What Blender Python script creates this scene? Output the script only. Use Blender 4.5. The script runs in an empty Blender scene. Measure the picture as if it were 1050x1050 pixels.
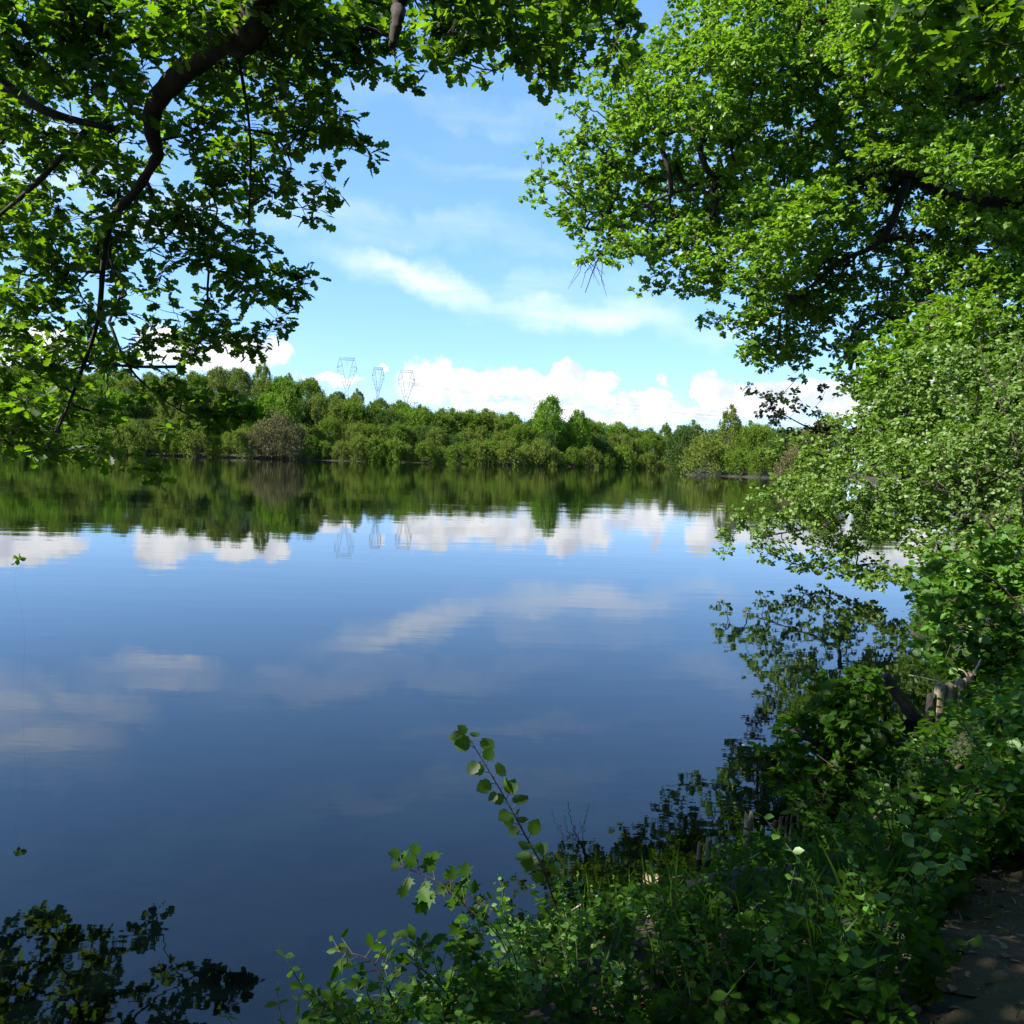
import bpy, math, random
import numpy as np
from mathutils import Vector, Matrix

R = math.radians
rng = np.random.default_rng(11)
random.seed(5)
sc = bpy.context.scene
COL = sc.collection

# ------------------------------------------------------------------ camera
H = 2.4                       # eye height above the water
F = 909.0                     # focal length in pixels of the 1050 px photograph
cam_d = bpy.data.cameras.new('camera')
cam = bpy.data.objects.new('camera', cam_d)
COL.objects.link(cam)
cam_d.sensor_fit = 'HORIZONTAL'; cam_d.sensor_width = 36.0
cam_d.lens = 36.0 * F / 1050.0
cam_d.clip_start = 0.05; cam_d.clip_end = 20000
PITCH, ROLL = R(3.5), R(1.65)
fwd = Vector((0, math.cos(PITCH), -math.sin(PITCH)))
r0 = Vector((1, 0, 0)); u0 = r0.cross(fwd)
rt = r0 * math.cos(ROLL) + u0 * math.sin(ROLL)
up = rt.cross(fwd)
M = Matrix((rt, up, -fwd)).transposed().to_4x4()
M.translation = Vector((0, 0, H))
cam.matrix_world = M
sc.camera = cam
RT, UP, FW = (np.array(v) for v in (rt, up, fwd))
EYE = np.array([0, 0, H])

def ray(px, py):
    px = np.asarray(px, float)[..., None]; py = np.asarray(py, float)[..., None]
    v = FW + RT * (px - 525) / F - UP * (py - 525) / F
    return v / v[..., 1:2]    # per metre of world y
def P(px, py, d):
    """point at world depth y = d seen at a pixel of the photograph"""
    return EYE + ray(px, py) * np.asarray(d, float)[..., None]

# ------------------------------------------------------------------ light
SUN_EL, SUN_AZ = 44.0, -110.0  # azimuth measured from +Y towards +X
w = bpy.data.worlds.new('World'); sc.world = w; w.use_nodes = True
nt = w.node_tree; nt.nodes.clear()
def N(tree, t, **kw):
    n = tree.nodes.new(t)
    for k, v in kw.items(): setattr(n, k, v)
    return n
L = nt.links.new
out = N(nt, 'ShaderNodeOutputWorld'); bg = N(nt, 'ShaderNodeBackground')
SKY_STRENGTH = 0.15
bg.inputs['Strength'].default_value = SKY_STRENGTH
sky = N(nt, 'ShaderNodeTexSky', sky_type='NISHITA', sun_disc=False)
sky.sun_elevation = R(SUN_EL); sky.sun_rotation = R(SUN_AZ)
sky.air_density = 1.0; sky.dust_density = 0.0; sky.ozone_density = 6.0; sky.altitude = 3000
tc = N(nt, 'ShaderNodeTexCoord')
gm = N(nt, 'ShaderNodeGamma'); gm.inputs[1].default_value = .5; L(sky.outputs[0], gm.inputs[0])
hs = N(nt, 'ShaderNodeHueSaturation'); hs.inputs['Saturation'].default_value = 1.38; hs.inputs['Value'].default_value = 1.42; L(gm.outputs[0], hs.inputs['Color'])
tn = N(nt, 'ShaderNodeVectorMath', operation='MULTIPLY'); L(hs.outputs[0], tn.inputs[0]); tn.inputs[1].default_value = (.86, .925, 1.06)

def vmath(op, a, b=None, tree=nt):
    n = N(tree, 'ShaderNodeVectorMath', operation=op)
    for i, x in enumerate((a, b)):
        if x is None: continue
        if hasattr(x, 'links'): tree.links.new(x, n.inputs[i])
        else: n.inputs[i].default_value = x
    return n.outputs['Value'] if op in ('LENGTH', 'DOT_PRODUCT') else n.outputs[0]
def fmath(op, a, b=None, c=None, tree=nt, clamp=False):
    n = N(tree, 'ShaderNodeMath', operation=op); n.use_clamp = clamp
    for i, x in enumerate((a, b, c)):
        if x is None: continue
        if hasattr(x, 'links'): tree.links.new(x, n.inputs[i])
        else: n.inputs[i].default_value = x
    return n.outputs[0]
def noise(tree, vec, scale, detail=3, rough=.5, dist=0, color=False):
    n = N(tree, 'ShaderNodeTexNoise'); n.inputs['Scale'].default_value = scale
    n.inputs['Detail'].default_value = detail; n.inputs['Roughness'].default_value = rough
    n.inputs['Distortion'].default_value = dist
    if vec is not None: tree.links.new(vec, n.inputs['Vector'])
    return n.outputs['Color' if color else 'Fac']
def maprange(v, a, b, c=0., d=1., smooth=True, tree=nt):
    n = N(tree, 'ShaderNodeMapRange'); n.interpolation_type = 'SMOOTHSTEP' if smooth else 'LINEAR'
    tree.links.new(v, n.inputs[0])
    for i, x in enumerate((a, b, c, d)): n.inputs[i + 1].default_value = x
    return n.outputs[0]
def mixcol(tree, f, a, b):
    n = N(tree, 'ShaderNodeMix', data_type='RGBA')
    for s, x in ((0, f), (6, a), (7, b)):
        if hasattr(x, 'links'): tree.links.new(x, n.inputs[s])
        else: n.inputs[s].default_value = x if s == 0 else (x + (1,) if len(x) == 3 else x)
    return n.outputs[2]

# clouds live in the sky itself, as functions of direction (x/y, z/y are never used: azimuth and elevation)
sep = N(nt, 'ShaderNodeSeparateXYZ'); L(tc.outputs['Generated'], sep.inputs[0])
az = fmath('ARCTAN2', sep.outputs[0], sep.outputs[1])
el = fmath('ARCSINE', sep.outputs[2])
cmb = N(nt, 'ShaderNodeCombineXYZ'); L(az, cmb.inputs[0]); L(el, cmb.inputs[1])
ae = cmb.outputs[0]
def azel(px, py):
    v = ray(px, py); return math.atan2(v[0], v[1]), math.asin(v[2] / np.linalg.norm(v))
# --- cumulus: heaps of round lobes broken up by noise
wob = vmath('SUBTRACT', noise(nt, ae, 42, 4, .62, color=True), (.5, .5, .5))
wsc = N(nt, 'ShaderNodeVectorMath', operation='SCALE'); L(wob, wsc.inputs[0]); wsc.inputs['Scale'].default_value = .034
wob2 = vmath('SUBTRACT', noise(nt, ae, 150, 3, .6, color=True), (.5, .5, .5))
wsc2 = N(nt, 'ShaderNodeVectorMath', operation='SCALE'); L(wob2, wsc2.inputs[0]); wsc2.inputs['Scale'].default_value = .008
aew = vmath('ADD', vmath('ADD', ae, wsc.outputs[0]), wsc2.outputs[0])
lobes = [(435,392,30,22),(452,380,16,12),(480,395,34,17),(508,392,30,15),(545,395,18,16),(562,398,22,16),
         (584,384,17,16),(600,400,26,20),(620,392,15,10),(640,412,22,9),(668,412,22,12),
         (678,392,6,6),(724,398,13,16),(736,408,18,18),(760,412,24,16),(800,408,34,17),(838,404,26,13),(870,412,40,18),
         (530,418,70,7),(620,428,90,6),(720,424,60,7),
         (20,345,34,14),(50,352,30,14),(10,362,50,14),(165,352,26,18),(190,365,34,14),(255,362,34,15),(285,358,14,12),(235,372,40,10),
         (395,378,4,3),(340,388,30,5),(-60,350,60,22),(-160,360,80,26),
         (950,400,70,25),(1100,395,80,30),(1250,400,90,25)]
acc = None
for (px, py, rx, ry) in lobes:
    a, e = azel(px, py)
    d = vmath('LENGTH', vmath('MULTIPLY', vmath('SUBTRACT', aew, (a, e, 0)), (F / rx, F / ry, 0)))
    acc = d if acc is None else fmath('MINIMUM', acc, d)
cum = maprange(acc, 1.18, .72)
# --- cirrus: long thin smears
mp = N(nt, 'ShaderNodeMapping'); L(ae, mp.inputs[0]); mp.inputs['Scale'].default_value = (1.0, 5.5, 1); mp.inputs['Rotation'].default_value = (0, 0, R(7))
fib = noise(nt, mp.outputs[0], 5.5, 8, .6, .5)
wsc3 = N(nt, 'ShaderNodeVectorMath', operation='SCALE'); L(vmath('SUBTRACT', noise(nt, ae, 9, 5, .6, color=True), (.5, .5, .5)), wsc3.inputs[0]); wsc3.inputs['Scale'].default_value = .11
aec = vmath('ADD', ae, wsc3.outputs[0])
# (px, py, half length, half width, tilt in the photograph, strength)
smears = [(165,212,75,22,-12,1.0),(428,287,105,24,17,1.0),(470,300,50,12,22,.5),(600,320,125,24,3,1.0),(560,290,90,16,-4,.35),(640,292,70,16,-5,.4),(430,232,170,22,6,.4),
          (330,215,120,24,10,.35),(15,150,100,44,-24,1.0),(90,185,70,20,-24,.7),(720,340,70,14,0,.5),(560,180,160,14,4,.25),
          (500,110,200,14,6,.2),(760,250,70,18,0,.3),
          (-300,20,60,30,-14,.3)]
cir = None
for (px, py, rx, ry, t, s) in smears:
    a, e = azel(px, py)
    m = N(nt, 'ShaderNodeMapping'); m.vector_type = 'TEXTURE'
    L(aec, m.inputs[0]); m.inputs['Location'].default_value = (a, e, 0)
    m.inputs['Rotation'].default_value = (0, 0, R(-t)); m.inputs['Scale'].default_value = (rx / F, ry / F, 1)
    x = N(nt, 'ShaderNodeSeparateXYZ'); L(m.outputs[0], x.inputs[0])
    c2 = N(nt, 'ShaderNodeCombineXYZ'); L(x.outputs[0], c2.inputs[0]); L(x.outputs[1], c2.inputs[1])
    d = vmath('LENGTH', c2.outputs[0])
    v = fmath('MULTIPLY', maprange(d, 1.25, .1), s)
    cir = v if cir is None else fmath('MAXIMUM', cir, v)
cirf = fmath('MULTIPLY', cir, maprange(fib, .30, .72, .3, 1.0))
veil = fmath('MULTIPLY', maprange(fib, .45, .8), .04)
cirf = fmath('MAXIMUM', cirf, veil)
# a paler band of air towards the horizon comes from the Nishita sky itself
shade = noise(nt, ae, 34, 3, .5)
ccol = mixcol(nt, maprange(shade, .30, .62), (1.95, 2.12, 2.45), (2.95, 3.0, 3.1))
c1 = mixcol(nt, cirf, tn.outputs[0], (2.45, 2.8, 3.35))
c2_ = mixcol(nt, cum, c1, ccol)
L(c2_, bg.inputs['Color']); L(bg.outputs[0], out.inputs['Surface'])

sd_ = bpy.data.lights.new('sun', 'SUN'); sd_.energy = 5.0; sd_.angle = R(0.5); sd_.color = (1, .95, .86)
sun = bpy.data.objects.new('sun', sd_); COL.objects.link(sun)
sv = Vector((math.sin(R(SUN_AZ)) * math.cos(R(SUN_EL)), math.cos(R(SUN_AZ)) * math.cos(R(SUN_EL)), math.sin(R(SUN_EL))))
sun.rotation_euler = sv.to_track_quat('Z', 'Y').to_euler(); sun.location = (-30, 0, 60)

sc.view_settings.view_transform = 'Standard'; sc.view_settings.look = 'None'
sc.view_settings.gamma = 1; sc.view_settings.exposure = 1.55
sc.view_settings.use_curve_mapping = False
cy = sc.cycles
cy.max_bounces = 7; cy.diffuse_bounces = 3; cy.glossy_bounces = 3; cy.transmission_bounces = 3
cy.sample_clamp_indirect = 6

# ------------------------------------------------------------------ materials
def mat(name):
    m = bpy.data.materials.new(name); m.use_nodes = True; t = m.node_tree; t.nodes.clear()
    o = N(t, 'ShaderNodeOutputMaterial'); return m, t, o
def leaf_mat(name, c1, c2, trans, gloss=.05, tmix=.42, rough=.38):
    m, t, o = mat(name)
    g = N(t, 'ShaderNodeNewGeometry'); tcx = N(t, 'ShaderNodeTexCoord')
    oi = N(t, 'ShaderNodeObjectInfo')
    f = fmath('ADD', fmath('MULTIPLY', g.outputs['Random Per Island'], .6, tree=t),
              fmath('MULTIPLY', maprange(noise(t, tcx.outputs['Object'], .7, 2), .35, .65, tree=t), .4, tree=t), tree=t)
    base = mixcol(t, f, c1, c2)
    hsv = N(t, 'ShaderNodeHueSaturation'); t.links.new(base, hsv.inputs['Color'])
    t.links.new(maprange(oi.outputs['Random'], 0, 1, .88, 1.12, False, t), hsv.inputs['Value'])
    t.links.new(maprange(g.outputs['Random Per Island'], 0, 1, .488, .512, False, t), hsv.inputs['Hue'])
    d = N(t, 'ShaderNodeBsdfDiffuse'); t.links.new(hsv.outputs[0], d.inputs[0])
    tr = N(t, 'ShaderNodeBsdfTranslucent')
    t.links.new(mixcol(t, g.outputs['Random Per Island'], trans, tuple(x * .6 for x in trans)), tr.inputs[0])
    mx = N(t, 'ShaderNodeMixShader'); mx.inputs[0].default_value = tmix
    t.links.new(d.outputs[0], mx.inputs[1]); t.links.new(tr.outputs[0], mx.inputs[2])
    gl = N(t, 'ShaderNodeBsdfGlossy'); gl.inputs['Roughness'].default_value = rough; gl.inputs['Color'].default_value = (1, 1, 1, 1)
    mx2 = N(t, 'ShaderNodeMixShader'); mx2.inputs[0].default_value = gloss
    t.links.new(mx.outputs[0], mx2.inputs[1]); t.links.new(gl.outputs[0], mx2.inputs[2])
    t.links.new(mx2.outputs[0], o.inputs['Surface']); return m
def bark_mat(name, c1, c2, scale=9, bump=.5):
    m, t, o = mat(name); tcx = N(t, 'ShaderNodeTexCoord')
    mp = N(t, 'ShaderNodeMapping'); t.links.new(tcx.outputs['Object'], mp.inputs[0]); mp.inputs['Scale'].default_value = (1, 1, .3)
    n = noise(t, mp.outputs[0], scale, 6, .65)
    p = N(t, 'ShaderNodeBsdfPrincipled'); p.inputs['Roughness'].default_value = .9
    t.links.new(mixcol(t, maprange(n, .35, .65, tree=t), c1, c2), p.inputs['Base Color'])
    b = N(t, 'ShaderNodeBump'); b.inputs['Strength'].default_value = bump; b.inputs['Distance'].default_value = .03
    t.links.new(n, b.inputs['Height']); t.links.new(b.outputs[0], p.inputs['Normal'])
    t.links.new(p.outputs[0], o.inputs['Surface']); return m

m_oak_shade = leaf_mat('oak leaf', (.010, .028, .002), (.024, .056, .004), (.24, .46, .010), .015, .40, .5)  # darker than the other oak leaf: canopy shade is put into the colour
m_oak_sun = leaf_mat('sun-toned oak leaf', (.068, .140, .007), (.130, .235, .012), (.30, .56, .014), .03, .36, .5)  # lighter oak leaf copy: sunlight is put into the colour
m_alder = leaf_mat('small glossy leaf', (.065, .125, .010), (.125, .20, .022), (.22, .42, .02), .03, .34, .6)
m_shrub_sun = leaf_mat('sun-toned shrub leaf', (.045, .12, .008), (.085, .19, .014), (.20, .42, .015), .03, .38, .5)  # lighter green for sunlit shrubs: part of the sunlight sits in the colour
m_under_shade = leaf_mat('shade-toned undergrowth leaf', (.013, .038, .002), (.036, .088, .004), (.12, .28, .006), .008, .36, .5)  # albedo lowered so the colour carries part of the deep shade
m_dark = leaf_mat('dark copper leaf', (.022, .034, .014), (.05, .05, .022), (.08, .10, .02), .05, .25)
m_far = [leaf_mat('far foliage olive', (.086, .122, .014), (.132, .166, .026), (.20, .30, .03), .006, .3, .8),
         leaf_mat('far foliage green', (.064, .114, .009), (.108, .162, .016), (.18, .32, .02), .006, .3, .8),
         leaf_mat('far foliage bright', (.074, .155, .008), (.115, .205, .014), (.20, .38, .02), .006, .3, .8),
         leaf_mat('far foliage dark', (.034, .066, .011), (.064, .102, .018), (.10, .20, .03), .006, .3, .8),
         leaf_mat('far twigs grey brown', (.095, .090, .036), (.15, .14, .06), (.12, .14, .04), .004, .2, .8)]
m_bark = bark_mat('dark bark', (.010, .007, .005), (.038, .028, .020))
m_twig = bark_mat('brown twig', (.03, .022, .014), (.075, .055, .035), 30)
m_greenstem = bark_mat('green stem', (.02, .032, .008), (.04, .055, .014), 30, .2)
m_farbark = bark_mat('grey far bark', (.07, .06, .045), (.15, .13, .10), 3)
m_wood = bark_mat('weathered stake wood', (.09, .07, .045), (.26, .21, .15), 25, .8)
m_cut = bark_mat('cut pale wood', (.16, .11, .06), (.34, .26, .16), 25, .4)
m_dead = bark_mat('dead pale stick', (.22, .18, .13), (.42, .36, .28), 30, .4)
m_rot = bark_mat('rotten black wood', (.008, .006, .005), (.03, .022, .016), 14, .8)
m_litter = leaf_mat('dry fallen leaf', (.10, .050, .024), (.24, .14, .07), (.12, .06, .02), .05, .15)
def steel():
    m, t, o = mat('galvanised steel'); p = N(t, 'ShaderNodeBsdfPrincipled')
    tcx = N(t, 'ShaderNodeTexCoord'); t.links.new(mixcol(t, noise(t, tcx.outputs['Object'], 2, 3), (.13, .12, .115), (.21, .20, .19)), p.inputs['Base Color'])
    p.inputs['Metallic'].default_value = 0; p.inputs['Roughness'].default_value = .6
    t.links.new(p.outputs[0], o.inputs['Surface']); return m
m_steel = steel()

def ground_mat(name, cols, scale):
    m, t, o = mat(name); tcx = N(t, 'ShaderNodeTexCoord'); v = tcx.outputs['Object']
    a = noise(t, v, scale, 8, .65); b = noise(t, v, scale * 6, 6, .7); c = noise(t, v, scale * .35, 4, .6)
    x = mixcol(t, maprange(a, .4, .6, tree=t), cols[0], cols[1])
    x = mixcol(t, maprange(b, .52, .68, tree=t), x, cols[2])
    x = mixcol(t, maprange(c, .50, .62, tree=t), x, cols[3])
    p = N(t, 'ShaderNodeBsdfPrincipled'); p.inputs['Roughness'].default_value = .95
    t.links.new(x, p.inputs['Base Color'])
    bm = N(t, 'ShaderNodeBump'); bm.inputs['Strength'].default_value = .7; bm.inputs['Distance'].default_value = .03
    t.links.new(fmath('ADD', b, a, tree=t), bm.inputs['Height']); t.links.new(bm.outputs[0], p.inputs['Normal'])
    t.links.new(p.outputs[0], o.inputs['Surface']); return m
m_ground = ground_mat('bank soil', [(.014, .010, .006), (.028, .019, .011), (.05, .034, .02), (.016, .026, .008)], 2.5)
m_path = ground_mat('mossy dirt path', [(.030, .018, .007), (.055, .036, .014), (.12, .078, .035), (.048, .040, .012)], 4)

def water_mat():
    m, t, o = mat('lake water'); tcx = N(t, 'ShaderNodeTexCoord'); v = tcx.outputs['Object']
    p = N(t, 'ShaderNodeBsdfPrincipled')
    p.inputs['Base Color'].default_value = (.0006, .0016, .0018, 1); p.inputs['Roughness'].default_value = .015
    p.inputs['IOR'].default_value = 1.50
    mp = N(t, 'ShaderNodeMapping'); t.links.new(v, mp.inputs[0]); mp.inputs['Scale'].default_value = (.7, 1.6, 1)
    rip = noise(t, mp.outputs[0], 1.1, 3, .5)
    mp2 = N(t, 'ShaderNodeMapping'); t.links.new(v, mp2.inputs[0]); mp2.inputs['Scale'].default_value = (.5, 2.2, 1)
    swell = noise(t, mp2.outputs[0], .16, 3, .5)
    patch = maprange(noise(t, v, .02, 3, .5), .35, .65, .35, 1.0, tree=t)
    fine = noise(t, mp.outputs[0], 7, 2, .5)
    b = N(t, 'ShaderNodeBump'); b.inputs['Strength'].default_value = 1; b.inputs['Distance'].default_value = 1
    hgt = fmath('ADD', fmath('MULTIPLY', rip, .0033, tree=t), fmath('MULTIPLY', swell, .014, tree=t), tree=t)
    hgt = fmath('ADD', hgt, fmath('MULTIPLY', fine, .0004, tree=t), tree=t)
    t.links.new(fmath('MULTIPLY', hgt, patch, tree=t), b.inputs['Height'])
    t.links.new(b.outputs[0], p.inputs['Normal']); t.links.new(p.outputs[0], o.inputs['Surface']); return m
m_water = water_mat()

# ------------------------------------------------------------------ object helpers
def link(o, parent=None):
    COL.objects.link(o)
    if parent is not None: o.parent = parent
    return o
def tag(o, label=None, cat=None, group=None, kind=None):
    if label: o['label'] = label
    if cat: o['category'] = cat
    if group: o['group'] = group
    if kind: o['kind'] = kind
    return o
def empty(name, loc, label, cat, group=None):
    o = bpy.data.objects.new(name, None); o.empty_display_size = .2
    o.location = tuple(float(c) for c in loc); link(o)
    return tag(o, label, cat, group)
def np_mesh(name, V, faces_idx, sizes, material, smooth=False):
    me = bpy.data.meshes.new(name)
    me.vertices.add(len(V)); me.vertices.foreach_set('co', np.asarray(V, np.float32).ravel())
    me.loops.add(len(faces_idx)); me.loops.foreach_set('vertex_index', np.asarray(faces_idx, np.int32))
    me.polygons.add(len(sizes))
    st = np.concatenate([[0], np.cumsum(sizes)[:-1]]).astype(np.int32)
    me.polygons.foreach_set('loop_start', st)
    if smooth: me.polygons.foreach_set('use_smooth', np.ones(len(sizes), bool))
    me.update(calc_edges=True); me.materials.append(material)
    return me
def mesh_obj(name, me, parent=None, origin=None):
    o = bpy.data.objects.new(name, me); link(o, parent)
    return o

# leaf templates: unit length along +y, normal +z
def tmpl(half, fold=.16, curl=.12):
    """half = outline points of the right half from base to tip, (x, y)"""
    k = len(half); v = [(0, 0)] + half + [(0, 1)] + [(-x, y) for x, y in half]
    V = np.array([(x, y, fold * abs(x) - curl * y * y) for x, y in v])
    f1 = [0] + list(range(1, k + 2)); f2 = [0, k + 1] + list(range(2 * k + 1, k + 1, -1))
    return V, [f1, f2]
T_OAK = tmpl([(.03, .10), (.13, .22), (.09, .30), (.26, .42), (.16, .52), (.34, .68), (.20, .76), (.24, .92)])
T_OVATE = tmpl([(.24, .30), (.25, .62)])
T_ROUND = tmpl([(.22, .02), (.42, .20), (.38, .34), (.48, .46), (.36, .66), (.26, .78)], .12, .18)
T_MAPLE = tmpl([(.30, .0), (.22, .16), (.56, .30), (.34, .40), (.60, .72), (.26, .66), (.18, .82)], .10, .2)
T_RHOMB = (np.array([(0, 0, 0), (.28, .5, .05), (0, 1, 0), (-.28, .5, .05)]), [[0, 1, 2, 3]])
T_STRAP = tmpl([(.12, .3), (.12, .6)], .1, .08)
_b = [(.10, 0), (.12, .3), (.10, .6), (.06, .85)]
T_BLADE = (np.array([p for x, y in _b for p in ((-x, y, -.4 * y * y), (x, y, -.4 * y * y))] + [(0, 1, -.42)]), [[0, 1, 3, 2], [2, 3, 5, 4], [4, 5, 7, 6], [6, 7, 8]])

def norm(v): return v / (np.linalg.norm(v, axis=-1, keepdims=True) + 1e-9)
def leaves(name, T, pos, ax, nr, size, material, width=1.0):
    V0, F0 = T; k = len(V0); n = len(pos)
    ax = norm(ax); nr = norm(nr - ax * np.sum(nr * ax, 1, keepdims=True)); sx = np.cross(ax, nr)
    size = np.broadcast_to(size, (n,))[:, None, None]
    V = pos[:, None, :] + size * (V0[None, :, 0:1] * width * sx[:, None, :] + V0[None, :, 1:2] * ax[:, None, :] + V0[None, :, 2:3] * nr[:, None, :])
    flat = np.concatenate([np.array(f) for f in F0]); sz = np.array([len(f) for f in F0])
    idx = (flat[None, :] + (np.arange(n) * k)[:, None]).ravel()
    return np_mesh(name, V.reshape(-1, 3), idx, np.tile(sz, n), material)

class Tubes:
    def __init__(s, sides=6): s.V = []; s.I = []; s.S = []; s.n = 0; s.k = sides
    def add(s, pts, rad, k=None, cap=True):
        k = k or s.k; pts = np.asarray(pts, float); m = len(pts)
        rad = np.broadcast_to(np.asarray(rad, float), (m,))
        t = norm(np.gradient(pts, axis=0)); ref = np.array([.31, .17, .93]) if abs(t[0][2]) < .9 else np.array([1., .1, 0])
        a = norm(np.cross(t, ref)); b = np.cross(t, a)
        ang = np.arange(k) * 2 * math.pi / k
        ring = pts[:, None, :] + rad[:, None, None] * (np.cos(ang)[None, :, None] * a[:, None, :] + np.sin(ang)[None, :, None] * b[:, None, :])
        s.V.append(ring.reshape(-1, 3)); j = np.arange(k); jn = (j + 1) % k
        for i in range(m - 1):
            q = np.stack([i * k + j, i * k + jn, (i + 1) * k + jn, (i + 1) * k + j], 1) + s.n
            s.I.append(q.ravel()); s.S.append(np.full(k, 4))
        if cap:
            s.I.append(s.n + j[::-1]); s.S.append(np.array([k])); s.I.append(s.n + (m - 1) * k + j); s.S.append(np.array([k]))
        s.n += m * k
    def mesh(s, name, material, smooth=True):
        return np_mesh(name, np.concatenate(s.V), np.concatenate(s.I), np.concatenate(s.S), material, smooth)

def spline(pts, n=8, jit=0.0):
    """Catmull-Rom through pts"""
    p = np.asarray(pts, float); p = np.vstack([2 * p[0] - p[1], p, 2 * p[-1] - p[-2]]); o = []
    for i in range(1, len(p) - 2):
        for t in np.linspace(0, 1, n, endpoint=False):
            o.append(.5 * (2 * p[i] + (p[i + 1] - p[i - 1]) * t + (2 * p[i - 1] - 5 * p[i] + 4 * p[i + 1] - p[i + 2]) * t * t + (-p[i - 1] + 3 * p[i] - 3 * p[i + 1] + p[i + 2]) * t ** 3))
    o.append(p[-2]); o = np.array(o)
    if jit: o[1:-1] += rng.normal(0, jit, o[1:-1].shape)
    return o

def grow(limbs, tips, tip_r=.004, k=5, droop=.05, jit=.02, expo=.5, rmax=.3):
    """limbs: list of (points, radii). tips: (n,3). Every tip is joined to the nearest wood by a curved branch."""
    tb = Tubes(k)
    nodes = []; 
    for pts, rad in limbs:
        nodes.append(np.asarray(pts))
    nodes = np.vstack(nodes); base = len(nodes)
    pos = list(nodes); parent = [-1] * base; load = [0.] * base
    dist = np.min(np.linalg.norm(tips[:, None] - nodes[None], axis=2), 1); order = np.argsort(dist)
    buf = np.zeros((base + len(tips) * 5, 3)); buf[:base] = nodes; cnt = base; chains = []
    for ti in order:
        q = tips[ti]; dd = np.linalg.norm(buf[:cnt] - q, axis=1)
        j = int(np.argmin(dd)); a = buf[j]; dv = q - a; ln = np.linalg.norm(dv)
        m = max(2, min(5, int(ln / max(.12, droop * 3)) + 1)); ids = [j]
        bend = rng.normal(0, 1, 3) * jit * ln * 4
        for s in range(1, m + 1):
            t = s / m; x = a + dv * t + bend * math.sin(math.pi * t) + np.array([0, 0, 1]) * droop * ln * math.sin(math.pi * t)
            if cnt >= len(buf): buf = np.vstack([buf, np.zeros((2000, 3))])
            buf[cnt] = x; parent.append(ids[-1]); load.append(0.); ids.append(cnt); cnt += 1
        chains.append(ids); 
        c = ids[-1]
        while c >= base: load[c] += 1; c = parent[c]
    load = np.array(load)
    for ids in chains:
        rr = [min(rmax, tip_r * max(1, load[i]) ** expo) for i in ids[1:]]; rr = [rr[0]] + rr; rr[-1] *= .6
        tb.add(buf[ids], rr, k if rr[0] < .05 else 8, cap=False)
    return tb

def rosettes(centres, rad, nros, nleaf, size, flat=.7, tipdroop=.1, up=.9, inner=.35):
    """clumps of leaf rosettes -> arrays for leaves(), plus the rosette points"""
    n = len(centres); rad = np.broadcast_to(rad, (n,))
    d = norm(rng.normal(0, 1, (n, nros, 3))); rr = inner + (1 - inner) * rng.random((n, nros, 1)) ** .6
    off = d * rr * rad[:, None, None]; off[..., 2] *= flat
    rp = centres[:, None] + off
    L_ = norm(rng.normal(0, 1, (n, nros, nleaf, 3)) * np.array([1, 1, .45]) + .55 * d[:, :, None] + np.array([0, 0, -tipdroop]))
    nr = rng.normal(0, .55, L_.shape) + np.array([0, 0, up])
    sz = size * (.65 + .6 * rng.random(n * nros * nleaf))
    pos = np.broadcast_to(rp[:, :, None], L_.shape) + rng.normal(0, .25 * size, L_.shape)
    return pos.reshape(-1, 3), L_.reshape(-1, 3), nr.reshape(-1, 3), sz, rp

def limb_parts(limbs, material, nm):
    o = []
    for i, (p, rad) in enumerate(limbs):
        t = Tubes(9); wob = rng.normal(0, 1, len(p)) * .05 + 1; wob[0] = 1; t.add(p, rad * wob, 10); o.append(('trunk' if i == 0 else 'limb', t.mesh(nm + ('_trunk' if i == 0 else '_limb'), material)))
    return o
def pix(p):
    v = np.asarray(p) - EYE; d = v @ FW; return 525 + F * (v @ RT) / d, 525 - F * (v @ UP) / d
def clear_front(C, curves, pxr, push):
    """leaf clumps that would hang just in front of a limb grow just behind it instead"""
    C = C.copy(); cx, cy_ = pix(C)
    for cv in curves:
        lx, ly = pix(cv); dd = (cx[:, None] - lx) ** 2 + (cy_[:, None] - ly) ** 2; j = np.argmin(dd, 1)
        m = (dd.min(1) < pxr ** 2) & (C[:, 1] < cv[j, 1] + .3)
        f = (cv[j, 1] + push * (.6 + .5 * rng.random(len(C)))) / C[:, 1]
        C[m] = EYE + (C[m] - EYE) * f[m][:, None]
    return C
def grid_clumps(rows, x0, y0, cell, per, dfun, drange):
    C = []
    for r, row in enumerate(rows):
        for c, ch in enumerate(row):
            v = int(ch)
            if not v: continue
            k = v * per; k = int(k) + (rng.random() < k - int(k))
            px = x0 + cell * (c + rng.random(k)); py = y0 + cell * (r + rng.random(k))
            d = np.array([dfun(a, b) for a, b in zip(px, py)]) + rng.uniform(-drange, drange, k)
            if k: C.append(P(px, py, d))
    return np.vstack(C)

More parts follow.
